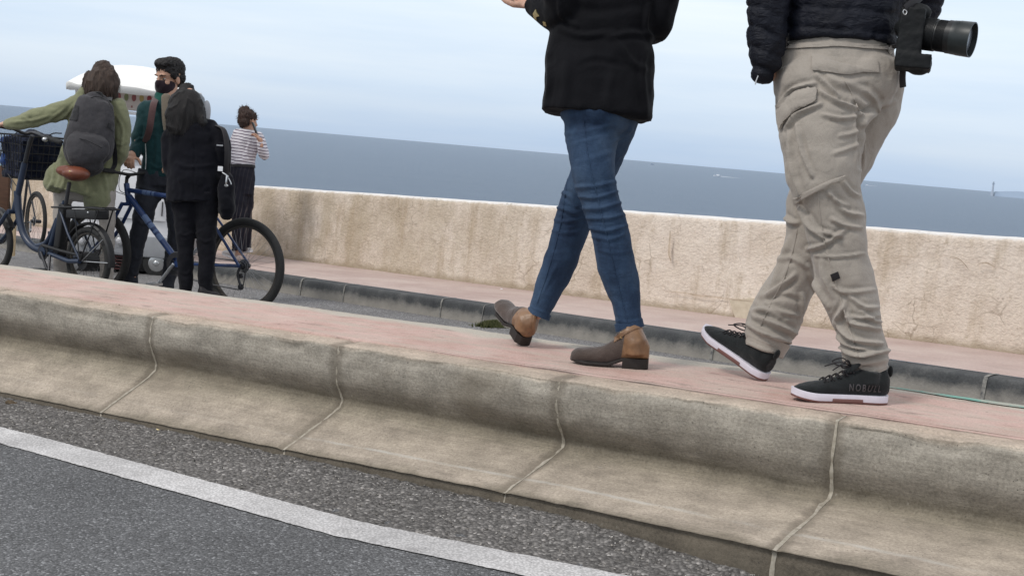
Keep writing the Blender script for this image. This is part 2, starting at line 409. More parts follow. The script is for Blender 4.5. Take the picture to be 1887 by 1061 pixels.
# mortar joints
g = NG('mortar', .95, .15); n1 = g.noise(g.o, 60, 5)
M_mortar = g.done(g.ramp(n1, [(.3, (.27, .235, .19)), (.5, (.37, .335, .275)), (.7, (.45, .41, .35))]), g.bump(n1, .6, .004))
jp = []
for k in range(-8, 16):
    pr = kerb_prof(k*ST, 8); V = []; rr = random.Random(k+99)
    half = .0085 if k <= 1 else .007
    for j, (a, b) in enumerate(pr):
        t = j/(len(pr)-1)
        wv = half*(.75+.5*noise.noise(Vector((a*30, b*30, k)))) * (1.0 if t > .45 else .8)
        so_ = .006*noise.noise(Vector((a*9, b*9, k+40)))
        lift = .0018 if t > .42 else .0012
        x0 = kerb_xyz(k*ST+so_-wv-.001, a, b); x1 = kerb_xyz(k*ST+so_+wv, a, b)
        # direction outwards of profile
        j0 = max(j-1, 0); j1 = min(j+1, len(pr)-1); d = np.array(pr[j1])-np.array(pr[j0]); nn = np.array([d[1], -d[0]]); nn = nn/max(np.linalg.norm(nn), 1e-6)
        nn = nn if nn[1]-nn[0]*1. > 0 else -nn
        o3 = KN*nn[0]+np.array([0, 0, nn[1]])
        cc = (x0+x1)/2
        V += [x0-o3*.006, x0*.75+cc*.25+o3*lift*1, x1*.75+cc*.25+o3*lift*1, x1-o3*.006]
    n = len(pr); Fc = []
    for j in range(n-1):
        for q in range(3): a = j*4+q; Fc.append((a, a+1, a+5, a+4))
    jp.append((V, Fc))
jo = obj('mortar_joint', jp, M_mortar, kerb)
# --- pink island pavement
def island_prof(s):
    wv = .105+.015*noise.noise(Vector((s*1.3, 4, 0)))+.006*noise.noise(Vector((s*9, 4, 0)))
    wf = .745+.02*noise.noise(Vector((s*.9, 14, 0)))
    ws = np.linspace(wv, wf-.02, 26)
    pr = [(wv-.0, -.006)]+[(a, .004) for a in ws]+[(wf, -.01), (wf+.004, -.1), (wf+.005, -1.6)]
    return pr
def island_xyz(s, a, b):
    n = noise.fractal(Vector((s*2.2, a*4, 1)), .8, 2, 3)*.004+noise.noise(Vector((s*40, a*40, 0)))*.0008
    return KP(s, a, b+(n if b > -.05 else 0))
g = NG('pink_pavement', .9, .2); us = g.sep(g.uv)
nA = g.noise(g.o, 4, 8, .65); c = g.ramp(nA, [(.3, (.44, .29, .245)), (.5, (.53, .37, .325)), (.7, (.57, .44, .385))])
nB_ = g.noise(g.map(g.uv, (1.2, 5, 1)), 3, 6, .6); wear = g.ramp(nB_, [(.46, 0), (.58, .55), (.72, .9)]); c = g.mix(wear, c, (.46, .385, .325))
edge = g.ramp(g.math('ADD', us[1], g.math('MULTIPLY', g.math('SUBTRACT', nA, .5), .22)), [(.60, 0), (.66, 1)]); c = g.mix(edge, c, (.46, .42, .36))
dk = g.ramp(g.noise(g.map(g.uv, (1, 3.2, 1), loc=(3, 0, 0)), 5, 6, .7), [(.56, 0), (.68, .75)]); c = g.mix(dk, c, (.25, .19, .165))
sp2 = g.math('MULTIPLY', g.ramp(g.vor(g.o, 17), [(.05, .8), (.10, 0)]), g.ramp(g.noise(g.o, 3), [(.45, 0), (.55, 1)])); c = g.mix(sp2, c, (.16, .12, .10))
nf = g.noise(g.o, 180, 4); c = g.mix(1, c, g.ramp(nf, [(.3, .84), (.7, 1.13)]), 'MULTIPLY')
M_pink = g.done(c, g.bump(nf, .5, .004))
grid_mesh('pavement_island', SF, island_prof, island_xyz, M_pink, uvf=lambda j, n, a, b: a)
# dark crack between kerb and paint
g = NG('dirt_crack', 1, .0); M_crack = g.done(g.ramp(g.noise(g.o, 30), [(.3, (.05, .035, .03)), (.7, (.16, .11, .09))]))
V = []; Fc = []; S = np.arange(-3, 1.6, .02)
for s in S:
    wv = .105+.015*noise.noise(Vector((s*1.3, 4, 0)))+.006*noise.noise(Vector((s*9, 4, 0)))
    hw = max(.0003, .0026+.0022*noise.noise(Vector((s*7, 0, 5))))*(1 if s < 1.0 else max(0.05, 1-(s-1)*1.6))
    V += [KP(s, wv-.004-hw, .0095), KP(s, wv-.004+hw, .0095)]
for i in range(len(S)-1): Fc.append((2*i, 2*i+1, 2*i+3, 2*i+2))
tag(obj('kerb_crack', (V, Fc), M_crack), kind='structure')
# --- near road
RZ = -.366
def asphalt(name, base, coarse, light=1.0, sc=110):
    g = NG(name, .9, .25)
    v1 = g.N.new('ShaderNodeTexVoronoi'); v1.inputs['Scale'].default_value = sc; g.l(g.o, v1.inputs[0])
    vc = g.ramp(g.sep(v1.outputs['Color'])[0], [(0, .55), (.4, .85), (.8, 1.1), (.92, 1.5), (1, 2.3)])
    c = g.mix(1, tuple(base), vc, 'MULTIPLY')
    dd = g.ramp(v1.outputs['Distance'], [(.0, 1.1), (.45, 1.0), (.75, .5)]); c = g.mix(coarse, c, dd, 'MULTIPLY')
    c = g.mix(1, c, g.ramp(g.noise(g.o, 2.2, 6), [(.3, .86), (.7, 1.12)]), 'MULTIPLY')
    sp = g.vor(g.map(g.o, loc=(5, 5, 5)), 38); sm = g.ramp(sp, [(.05, .8), (.09, 0)]); c = g.mix(sm, c, (.05, .045, .04))
    h = g.ramp(v1.outputs['Distance'], [(0, 1), (.7, 0)])
    return g.done(c, g.bump(g.noise(g.o, 45, 4), .5, .008, g.bump(h, coarse, .006)))
M_asph = asphalt('asphalt', (.14, .141, .145), .5, sc=170)
M_asph2 = asphalt('asphalt_edge', (.175, .165, .157), .9, sc=95)
M_asphB = asphalt('asphalt_far', (.20, .195, .195), .4, sc=120)
def road_prof(s): return [(-16, RZ), (-8, RZ), (-4, RZ), (-2, RZ)]+[(a, RZ) for a in np.linspace(-1.4, -.5, 22)]
def road_xyz(s, a, b): return KP(s, a, b+noise.fractal(Vector((s*2, a*2, 5)), .8, 2, 3)*.0012)
grid_mesh('road', SF[::3], road_prof, road_xyz, M_asph)
def edge_prof(s):
    c0 = float(np.interp(s, [-3, .3, 1.1, 2.5, 5, 9], [-.70, -.73, -.785, -.672, -.56, -.46]))+.02
    return [(c0, RZ-.004)]+[(a, RZ+.004+(ZS(s)-RZ)*min(1, max(0, (a-c0-.12)/.25))**1.3+.004*noise.noise(Vector((s*15, a*15, 0)))*(a > c0+.07)) for a in np.linspace(c0+.012, -.15, 26)]
grid_mesh('road_shoulder', SF, edge_prof, lambda s, a, b: KP(s, a, b+.006*noise.fractal(Vector((s*30, a*30, 2)), .7, 2, 3)), M_asph2)
# white edge line
g = NG('road_paint', .8, .3)
a1 = g.ramp(g.vor(g.o, 55), [(.07, 1), (.15, 0)]); a2 = g.ramp(g.noise(g.o, 8, 5), [(.42, 0), (.55, 1)])
c = g.mix(g.math('MULTIPLY', a1, a2), g.ramp(g.noise(g.o, 14, 8, .7), [(.3, (.50, .485, .48)), (.7, (.66, .645, .64))]), (.10, .10, .10))
c = g.mix(1, c, g.ramp(g.vor(g.o, 130), [(.25, 1.05), (.62, .72)]), 'MULTIPLY'); c = g.mix(1, c, g.ramp(g.noise(g.o, 3, 5), [(.35, .84), (.65, 1.08)]), 'MULTIPLY')
M_paint = g.done(c, g.bump(g.noise(g.o, 150, 3), .5, .004))
def line_c(s): return np.interp(s, [-3, .3, 1.1, 2.6, 6], [-.84, -.838, -.893, -.772, -.70])
LS = np.arange(-3, 9, .012); V = []; Fc = []
for s in LS:
    c0 = np.interp(s, [-3, .3, 1.1, 2.5, 5, 9], [-.70, -.73, -.785, -.672, -.56, -.46]); 
    e0 = .006*noise.noise(Vector((s*18, 1, 0)))+.004*noise.noise(Vector((s*70, 1, 0))); e1 = .006*noise.noise(Vector((s*18, 9, 0)))+.004*noise.noise(Vector((s*70, 9, 0)))
    V += [KP(s, c0-.070+e0, RZ+.0035), KP(s, c0+.066+e1, RZ+.0105)]
for i in range(len(LS)-1): Fc.append((2*i, 2*i+1, 2*i+3, 2*i+2))
tag(obj('road_marking', (V, Fc), M_paint), kind='structure')
# gravel in the shoulder
g = NG('stone_grit', .85, .3); n = g.vor(g.o, 90, out='Color'); M_grit = g.done(g.ramp(g.sep(n)[0], [(0, (.06, .055, .05)), (.5, (.20, .185, .165)), (.85, (.34, .31, .28)), (1, (.6, .58, .55))]))
V = []; Fc = []
rg = random.Random(3)
for i in range(5200):
    s = rg.uniform(-.7, 4.2); wv = rg.uniform(-.70, -.22)**1
    if wv > np.interp(s, [0, .87, 1.7, 2.6], [-.48, -.33, -.26, -.23]): continue
    if wv < cl_ if False else rg.random() < .5*(wv < -.6): continue
    cl_ = float(np.interp(s, [-3, .3, 1.1, 2.5, 5, 9], [-.70, -.73, -.785, -.672, -.56, -.46]))+.02; c0 = KP(s, wv, RZ+.005+(ZS(s)-RZ)*min(1, max(0, (wv-cl_-.12)/.25))**1.3); r_ = rg.uniform(.0012, .0042)*(1 if rg.random() < .96 else 1.7); b0 = len(V)
    A = [nrm(np.array([rg.gauss(0, 1) for _ in range(3)])) for _ in range(6)]
    for d in ((1, 0, 0), (-1, 0, 0), (0, 1, 0), (0, -1, 0), (0, 0, .7), (0, 0, -.7)):
        V.append(c0+np.array(d)*r_*rg.uniform(.6, 1.3))
    for t in ((0, 2, 4), (2, 1, 4), (1, 3, 4), (3, 0, 4), (2, 0, 5), (1, 2, 5), (3, 1, 5), (0, 3, 5)): Fc.append(tuple(b0+q for q in t))
tag(obj('gravel', (V, Fc), M_grit, None, False, None), kind='stuff')

# --- far side: road, dark kerb, pavement, wall
def back_prof(s): 
    q = BP(s, 0, 0); return None
BS = np.concatenate([np.arange(-9, -2, .5), np.arange(-2, 22, .1), np.arange(22, 75, 1.)])
def wk(s): return np.interp(s, [-9, -.6, 6, 75], [1.30, 1.375, 1.47, 1.6])
# far road polygon is cut where it runs under the island
V = []; Fc = []
A = np.arange(-9, 75.1, .5)
for s in A:
    p0 = BP(s, wk(s)-.02, -.15)
    # walk along BN until the island's back face
    best = 0
    for wv in np.linspace(wk(s), 40, 400):
        q = BP(s, wv, -.15); sk = sw(q, OK_, KK, KN)
        if sk[1] < .72: break
        best = wv
    wE = max(best, wk(s)+.02)
    for t in np.linspace(0, 1, 12): V.append(BP(s, wk(s)-.02+(wE-wk(s)+.02)*t, -.15))
for i in range(len(A)-1):
    for j in range(11): a = i*12+j; Fc.append((a, a+12, a+13, a+1))
tag(obj('far_road', (V, Fc), M_asphB), kind='structure')
# worn green paint on the island's far edge
g = NG('green_paint', .85, .2); c = g.mix(g.ramp(g.noise(g.o, 14, 6, .7), [(.42, 0), (.58, 1)]), (.36, .36, .31), (.17, .36, .30)); M_green = g.done(c, g.bump(g.noise(g.o, 120), .4, .004))
V = []; Fc = []; S = np.arange(-3, .22, .03)
for s in S:
    h = .010*noise.noise(Vector((s*9, 0, 0)))+.05*min(1, max(.1, (.22-s)*2)); wf = .727+.02*noise.noise(Vector((s*.9, 14, 0)))
    V += [island_xyz(s, wf-h, .0075), island_xyz(s, wf-.002, .0075)]
for i in range(len(S)-1): Fc.append((2*i, 2*i+1, 2*i+3, 2*i+2))
tag(obj('green_road_marking', (V, Fc), M_green), kind='structure')
g = NG('dark_kerb', .8, .3); n1 = g.noise(g.o, 7, 8, .65); us = g.sep(g.uv)
c = g.ramp(n1, [(.3, (.045, .047, .051)), (.5, (.065, .068, .07)), (.7, (.105, .105, .105))])
c = g.mix(1, c, g.ramp(g.noise(g.o, 90, 4), [(.3, .8), (.7, 1.2)]), 'MULTIPLY')
dustm = g.ramp(g.math('ADD', us[1], g.math('MULTIPLY', g.math('SUBTRACT', n1, .5), .35)), [(.72, 0), (.9, .75), (1, 1)]); c = g.mix(dustm, c, (.30, .28, .25))
M_dkerb = g.done(c, g.bump(g.noise(g.o, 60, 5), .5, .008))
def dk_prof(s):
    k = wk(s); return cat([(k-.16, 0), (k-.10, .001), (k-.03, -.003), (k-.008, -.02), (k, -.07), (k+.006, -.14), (k+.01, -.30)], 5)
dk = grid_mesh('far_kerb', BS, dk_prof, lambda s, a, b: BP(s, a+.004*noise.noise(Vector((s*3, b*9, 3))), b+.003*noise.noise(Vector((s*2, a*9, 1)))), M_dkerb, uvf=lambda j, n, a, b: j/(n-1)*1.15)
jp = []
jx = [(557, 530), (635, 545), (811, 570), (887, 583), (1305, 655), (1803, 718)]
for i, (x, y) in enumerate(jx):
    q = hit(x, y, BP(0, 1.45, -.08), nrm(np.cross(BK, [0, 0, 1]))); s = sw(q, OB, BK, BN)[0]
    pr = dk_prof(s); V = []; hw = (.012, .008, .009, .004, .011, .012, .006, .003, .004)[i]
    for j, (a, b) in enumerate(pr):
        for ds, up in ((-hw, .0005), (hw, .0005)):
            V.append(BP(s+ds, a+(.006 if j > 10 else .0), b+(.005 if j <= 12 else 0)))
    jp.append((V, [(2*j, 2*j+1, 2*j+3, 2*j+2) for j in range(len(pr)-1)]))
g = NG('pale_mortar', .9, .2); M_pm = g.done(g.ramp(g.noise(g.o, 40), [(.35, (.11, .11, .11)), (.6, (.27, .26, .24))]))
obj('mortar_joint', jp, M_pm, dk)
g = NG('pink_far_pavement', .88, .2); n1 = g.noise(g.o, 2.2, 8, .6)
c = g.ramp(n1, [(.3, (.41, .31, .28)), (.5, (.47, .37, .335)), (.72, (.52, .43, .385))])
c = g.mix(1, c, g.ramp(g.noise(g.o, 60, 5), [(.3, .9), (.7, 1.08)]), 'MULTIPLY')
dm = g.ramp(g.noise(g.map(g.uv, (.6, 3, 1)), 2.5, 6), [(.55, 0), (.7, .4)]); c = g.mix(dm, c, (.36, .30, .27))
M_pink2 = g.done(c, g.bump(g.noise(g.o, 80, 4), .3, .004))
grid_mesh('far_pavement', BS, lambda s: [(a, .004) for a in np.linspace(-.05, wk(s)-.145, 14)], lambda s, a, b: BP(s, a, b+.003*noise.noise(Vector((s*1.5, a*2, 0)))), M_pink2)
# sea wall
g = NG('cream_render', .92, .15); us = g.sep(g.uv); P3 = g.sep(g.o)
n1 = g.noise(g.o, 1.1, 8, .6, .6); c = g.ramp(n1, [(.25, (.52, .43, .35)), (.40, (.68, .58, .485)), (.58, (.77, .675, .585)), (.8, (.81, .735, .65))])
# the far stretch is greyer, weathered render
gx = g.ramp(g.math('DIVIDE', g.math('ADD', us[0], 0), 12), [(.30, 0), (.42, .55), (.62, .75), (1, .75)]); gn = g.ramp(g.noise(g.map(g.o, (1, 1, .45)), 2.3, 8, .7), [(.38, 0), (.55, 1)])
c = g.mix(g.math('MULTIPLY', gx, gn), c, (.47, .39, .285))
strk = g.ramp(g.noise(g.map(g.uv, (3.2, .7, 1)), 1.6, 8, .7), [(.50, 0), (.64, .6)]); c = g.mix(strk, c, (.45, .355, .25))
fl = g.ramp(g.noise(g.map(g.o, loc=(2, 2, 2)), 14, 8, .72), [(.58, 0), (.66, .55)]); c = g.mix(fl, c, (.42, .335, .24))
c = g.mix(1, c, g.ramp(g.noise(g.o, 55, 6, .7), [(.3, .86), (.7, 1.1)]), 'MULTIPLY')
hd = g.ramp(g.math('ADD', us[1], g.math('MULTIPLY', g.math('SUBTRACT', g.noise(g.o, 6, 6), .5), .12)), [(.02, .75), (.07, 0)]); c = g.mix(hd, c, (.34, .27, .19))
wm = g.math('ADD', us[1], g.math('MULTIPLY', g.math('SUBTRACT', g.noise(g.map(g.uv, (5, 20, 1)), 3, 6, .7), .5), .06)); wp = g.ramp(wm, [(.745, 0), (.765, 1)]); c = g.mix(wp, c, (.80, .78, .76))
pt = g.vor(g.map(g.o, (1, 1, 1.4)), 13); pr_ = g.math('MULTIPLY', g.ramp(pt, [(.05, 1), (.13, 0)]), g.ramp(g.noise(g.o, 2.7, 3), [(.5, 0), (.6, 1)])); c = g.mix(g.math('MULTIPLY', pr_, .5), c, (.26, .20, .14))
ckd = g.N.new('ShaderNodeTexVoronoi'); ckd.feature = 'DISTANCE_TO_EDGE'; ckd.inputs['Scale'].default_value = 5.5
warp = g.mix(.16, g.map(g.o, (1, 1, 1.5)), g.N.new('ShaderNodeTexNoise').outputs['Color'], 'ADD'); g.l(warp, ckd.inputs[0])
warp.node.inputs[2].links[0].from_node.inputs['Scale'].default_value = 5; warp.node.inputs[2].links[0].from_node.inputs['Detail'].default_value = 6; g.l(g.o, warp.node.inputs[2].links[0].from_node.inputs[0])
ckm = g.math('MULTIPLY', g.ramp(ckd.outputs[0], [(0, 1), (.012, .7), (.03, 0)]), g.ramp(g.noise(g.map(g.o, loc=(7, 1, 3)), 2.1, 4), [(.5, 0), (.58, 1)])); c = g.mix(g.math('MULTIPLY', ckm, .55), c, (.24, .18, .12))
hh = g.mix(.45, g.noise(g.o, 7, 8, .7), g.noise(g.map(g.o, (1, 1, 1.6)), 26, 6, .7))
M_wall = g.done(c, g.bump(pr_, -.9, .03, g.bump(hh, .95, .035)))
WS = np.concatenate([np.arange(-9, -1, .3), np.arange(-1, 9, .03), np.arange(9, 25, .15), np.arange(25, 75, 1.)])
WP = [(.012, -.03), (.008, .0)]+[(.006-.03*t, .02+.70*t) for t in np.linspace(0, 1, 26)]+[(-.028, .745), (-.04, .762), (-.06, .77), (-.12, .772), (-.25, .771), (-.36, .768), (-.385, .75), (-.39, .6), (-.39, -2), (-.4, -12)]
def wall_xyz(s, a, b):
    n = noise.fractal(Vector((s*1.6, b*1.6, 0)), .8, 2, 3)*.012+noise.fractal(Vector((s*8, b*8, 3)), .7, 2, 3)*.006
    if b < .06: n += abs(noise.noise(Vector((s*5, 7, 7))))*.03*(.06-b)/.06*(b > -.02)
    tz = noise.noise(Vector((s*1.1, 0, 9)))*.005+noise.noise(Vector((s*9, a*6, 9)))*.0035
    return BP(s, a+n, b+(tz if b > .7 else 0))
wall = grid_mesh('sea_wall', WS, lambda s: WP, wall_xyz, M_wall, uvf=lambda j, n, a, b: b if a > -.1 else .85)
del wall['kind']; tag(wall, 'long low cream rendered sea wall with a white painted top, stained and cracked, along the far pavement', 'wall')
# render patch and long crack on the wall
def on_wall(x, y): return hit(x, y, OB+BN*.012, nrm(np.cross(BK, [0, 0, 1])))
g = NG('grey_render', .95, .1); M_patch = g.done(g.ramp(g.noise(g.o, 20, 6), [(.3, (.50, .43, .33)), (.7, (.60, .53, .42))]), g.bump(g.noise(g.o, 60), .4, .004))
def wall_plate(name, pts, m, d=.0):
    c0 = np.mean([on_wall(*p) for p in pts], 0); V = [on_wall(*p)+BN*(.012+d) for p in pts]; Vb = [on_wall(*p)-BN*.03 for p in pts]; n = len(pts)
    return obj(name, (V+Vb, [tuple(range(n))]+[(i, i+n, (i+1) % n+n, (i+1) % n) for i in range(n)]), m, wall, False, None)
wall_plate('render_patch', [(1345, 552), (1372, 551), (1380, 549), (1440, 552), (1440, 596), (1362, 592), (1354, 580)], M_patch)
def crack(pts, w0, m):
    p = cat(pts, 6); V = []; 
    for i, q in enumerate(p):
        t = i/(len(p)-1); wv = w0*sin(pi*(.1+.8*t))*(1+.5*noise.noise(Vector((q[0]*.3, q[1]*.3, 0)))); jx_ = 1.2*noise.noise(Vector((q[0]*.15, q[1]*.15, 3)))
        n_ = nrm(np.gradient(p, axis=0)[i]); n_ = np.array([-n_[1], n_[0]])
        for sg in (-1, 1): V.append(on_wall(*(q+jx_+n_*wv*sg))+BN*.0155)
    return V, [(2*i, 2*i+1, 2*i+3, 2*i+2) for i in range(len(p)-1)]
g = NG('crack_shade', 1, 0); M_cr = g.done(g.ramp(g.noise(g.o, 12), [(.3, (.30, .23, .16)), (.6, (.56, .46, .36))]))
obj('crack', [crack([(1223, 536), (1260, 539), (1290, 544), (1345, 550), (1400, 556)], .9, M_cr), crack([(1237, 425), (1236, 450), (1235, 465), (1238, 482)], 2.0, M_cr),
              crack([(1648, 478), (1665, 472), (1690, 474)], .8, M_cr), crack([(1802, 488), (1818, 484), (1836, 492)], 1.2, M_cr), crack([(1740, 470), (1770, 478), (1790, 500)], .7, M_cr)], M_cr, wall)
# moss along the kerb foot
g = NG('moss', 1, .1); M_moss = g.done(g.ramp(g.noise(g.o, 30), [(.3, (.06, .07, .03)), (.7, (.15, .155, .075))]))
pp = []; rg = random.Random(5)
for i in range(900):
    x = rg.gauss(884, 30); s = sw(hit(x, 603, BP(0, 0, -.15), nB), OB, BK, BN)[0]; wv = wk(s)+.012+abs(rg.gauss(0, .07)); c0 = BP(s, wv, -.148)
    for q in range(4):
        a = rg.uniform(0, 6.28); h = rg.uniform(.015, .055)*math.exp(-((x-885)/45)**2); w0 = .006
        d = np.array([cos(a), sin(a), 0]); pp.append(([c0-d*w0, c0+d*w0, c0+d*w0*.3+np.array([rg.uniform(-.01, .01), rg.uniform(-.01, .01), h+.004])], [(0, 1, 2)]))
tag(obj('moss', pp, M_moss, None, False, None), kind='stuff')
# --- sea and land beyond
g = NG('sea_water', .5, .18)
nn = g.mix(.5, g.noise(g.map(g.o, (.004, .02, 1)), 3, 8, .7), g.noise(g.map(g.o, (.06, .3, 1)), 3, 8, .7)); c = g.ramp(nn, [(.3, (.14, .195, .27)), (.7, (.175, .235, .315))])
M_sea = g.done(c, g.bump(g.noise(g.map(g.o, (1, 1, 1)), .6, 8, .7), 1.0, 1.2))
V = []; A = [0, 30, 80, 200, 600, 2000, 8000, 45000]
xs = [-45000, -12000, -3000, -600, -100, 0, 100, 600, 3000, 12000, 45000]; SZ = -9.0
for y in [12]+A[1:]:
    for x in xs: V.append((x, y, SZ))
n = len(xs); Fc = [(i*n+j, i*n+j+1, (i+1)*n+j+1, (i+1)*n+j) for i in range(len(A)-1) for j in range(n-1)]
tag(obj('sea', (V, Fc), M_sea, None, False, None), kind='structure')
M_land = mat('sea_bed_rock', (.2, .19, .17), .95)
tag(obj('ground', ([(-200, -120, -1.8), (60, -120, -1.8), (60, 2.5, -1.8), (-200, 2.5, -1.8)], [(0, 1, 2, 3)]), M_land, None, False, None), kind='structure')
# distant islet and lighthouse
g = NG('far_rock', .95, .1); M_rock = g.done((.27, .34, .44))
def farP(x, y, d): return P(x, y, d)
d0 = 3000.
pts = []; V = []; Fc = []
xs_ = np.linspace(1833, 1960, 40); 
for i, x in enumerate(xs_):
    base = 193+.0874*x; t = (x-1833)/127; h = (5.0*sin(min(1, t*2.2)*pi/2)+1.5*noise.noise(Vector((x*.1, 0, 0))))*(1 if t < .8 else max(0, (1-t)*5))*.9
    a = farP(x, base-max(h, .1), d0); b = np.array([a[0], a[1], SZ-1]); V += [b+[0, -90*sin(pi*t), 0], a, b+[0, 90*sin(pi*t)+5, 0]]
for i in range(39):
    a = 3*i; Fc += [(a, a+3, a+4, a+1), (a+1, a+4, a+5, a+2)]
tag(obj('islet', (V, Fc), M_rock, None, True, None), kind='structure')
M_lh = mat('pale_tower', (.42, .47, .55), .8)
lb = farP(1829, 193+.0874*1829, 2950.); lb[2] = SZ
hh = farP(1829, 334, 2950.)[2]-SZ
t = empty('lighthouse', lb, 'thin pale lighthouse standing on the sea horizon at the far right, before the islet', 'lighthouse')
obj('tower', sweep([lb, lb+[0, 0, hh*.4], lb+[0, 0, hh*.82]], [3.2, 2.3, 1.9], 12, 'flat'), M_lh, t)
obj('gallery', sweep([lb+[0, 0, hh*.82], lb+[0, 0, hh*.85]], [3.2, 3.2], 12, 'flat'), M_lh, t)
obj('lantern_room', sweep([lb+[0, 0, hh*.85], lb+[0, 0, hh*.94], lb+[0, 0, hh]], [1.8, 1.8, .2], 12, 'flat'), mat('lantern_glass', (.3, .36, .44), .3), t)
# far boats
M_bw = mat('boat_white', (.8, .82, .85), .5); M_foam = mat('sea_foam', (.72, .76, .82), .8)
def boat(x, y, length, label, sail=False, wake=True, col=M_bw):
    k = ray(x, y); q = CAM+k*((SZ-1.0)/k[2]); q[2] = SZ
    r_ = nrm([RT[0], RT[1], 0]); f = np.array([-r_[1], r_[0], 0]); u = np.array([0, 0, 1.])
    t = empty('motor_boat', q, label, 'boat', 'far boats on the sea')
    L2 = length/2; V = []
    for sx, wd, z0 in ((-1, .7, 0), (-.4, 1, 0), (.4, .9, 0), (1, .05, .2)):
        for a, b in ((-1, 1), (-.6, -.2), (.6, -.2), (1, 1)): V.append(q+r_*L2*sx*-1+f*a*wd*length*.16+u*(b*length*.09+z0*length*.1))
    Fc = [(i*4+j, i*4+(j+1) % 4, i*4+4+(j+1) % 4, i*4+4+j) for i in range(3) for j in range(4)]+[(0, 1, 2, 3), (15, 14, 13, 12)]
    obj('hull', (V, Fc), col, t, False, None)
    obj('cabin', box(q+r_*L2*.1+u*length*.15, (length*.16, length*.1, length*.09), np.array([r_, f, u])), col, t, False, None)
    if wake:
        V = []; 
        for i in range(12):
            a = L2*(.8+i*.45*wake); wd = length*(.1+.05*i)*(1-i/13); V += [q+r_*a-f*wd+u*.03, q+r_*a+u*.25*(1-i/12)+u*.06, q+r_*a+f*wd+u*.03]
        obj('wake', (V, [(3*i+j, 3*i+j+1, 3*i+j+4, 3*i+j+3) for i in range(11) for j in range(2)]), M_foam, t, True, None)
boat(1322, 325, 9, 'small white motor boat with a wake, on the sea between the two big walkers', wake=1.0)
boat(1598, 342, 7, 'small white motor boat with a wake, right of the walking man in tan trousers', wake=1.0)
boat(1201, 303.4, 16, 'tiny dark boat on the horizon right of the woman in jeans', wake=False, col=mat('boat_dark', (.34, .40, .50), .6))
# small litter
def ground_obj(name, x, y, plane_o, npl, size, m, label, catg, flat=.35, seed=0):
    q = hit(x, y, plane_o, npl); me = remesh([ell(q+[0, 0, size*flat*.5], (size, size*.6, size*flat), np.array([nrm(KK*1+KN*.4), nrm(np.cross([0, 0, 1], KK*1+KN*.4)), [0, 0, 1.]]))], size*.12, 1)
    wrinkle(me, size*.35, 1.2/size, seed); o = link(name, me, m); tag(o, label, catg); return o
M_leafy = mat('dry_leaf', (.10, .07, .04), .8, .3, 40); M_yel = mat('yellow_leaf', (.75, .62, .34), .8, .2, 60)
rz = KP(0, 0, RZ+.004)
ground_obj('leaf', 291, 794, rz, nK, .009, M_yel, 'small pale yellow leaf on the asphalt beside the kerb', 'leaf', .6, 2)
ground_obj('leaf', 1073, 838, KP(0, -.1, -.262), nK, .009, M_leafy, 'small dark dry leaf lying in the kerb channel right of the third joint', 'leaf', .4, 3)
ground_obj('leaf', 22, 744, rz, nK, .028, M_leafy, 'dark lump standing in for a drain hole at the foot of the kerb in the lower left', 'leaf', .25, 5)  # flat dark lump added in place of the drain hole, not a leaf
ground_obj('twig', 200, 722, KP(2.6, -.15, -.31), nK, .016, M_leafy, 'short dark twig in the kerb channel beside the leftmost joint', 'twig', .2, 6)
ground_obj('paper_scrap', 924, 533, BP(0, 0, .004), nB, .014, M_bw, 'small white paper scrap on the far pink pavement', 'litter', .3, 7)
ground_obj('stone', 811, 509, BP(0, 0, .004), nB, .022, mat('brown_stone', (.12, .07, .05), .9), 'dark brown pebble at the foot of the sea wall', 'stone', .7, 8)
#SECTION_PEOPLE
# ------------------------------------------------------------------ people: helpers
def rows(D, R, k=4, n=22, cap='round', scale=1.0, power=2.0):
    R = np.array(R, float); pts = []; rad = []
    A = cat(R, k)
    for x, y, dd, a, b in A:
        pts.append(P(x, y, D+dd)); s = (D+dd)/F; rad.append((max(a*s*scale, .004), max(b*s*scale, .004)))
    return sweep(pts, rad, n, cap, True, power)
def frame_of(fwd, up=(0, 0, 1)):
    """axes of a head or shoe: forward, left, up"""
    f = nrm(fwd); u = np.array(up, float); u = nrm(u-f*np.dot(u, f)); l = np.cross(u, f); return f, l, u
def head_parts(c, fwd, up=(0, 0, 1), s=1.0):
    """c = middle of the skull; s = scale, height of the head 0.235*s"""
    f, l, u = frame_of(fwd, up); A = np.array([f, l, u])
    def at(a, b, h): return c+(f*a+l*b+u*h)*s
    p = [ell(at(-.012, 0, .03), np.array([.098, .077, .088])*s, A, 28, 18),
         ell(at(.028, 0, -.045), np.array([.068, .060, .078])*s, A, 24, 14),
         ell(at(.055, 0, -.098), np.array([.030, .030, .022])*s, A, 16, 10),
         sweep([at(.088, 0, .012), at(.102, 0, -.018), at(.112, 0, -.035)], np.array([[.010, .010], [.013, .012], [.015, .012]])*s, 10),
         ell(at(.085, 0, -.068), np.array([.016, .024, .009])*s, A, 14, 8),
         ell(at(.083, 0, -.080), np.array([.015, .020, .008])*s, A, 14, 8),
         ell(at(.080, 0, .026), np.array([.014, .052, .010])*s, A, 16, 8)]
    for sg in (-1, 1):
        p.append(ell(at(-.005, sg*.078, -.018), np.array([.018, .010, .030])*s, A, 14, 10))
        p.append(ell(at(.060, sg*.042, -.03), np.array([.024, .020, .022])*s, A, 12, 8))
    return p, at, A
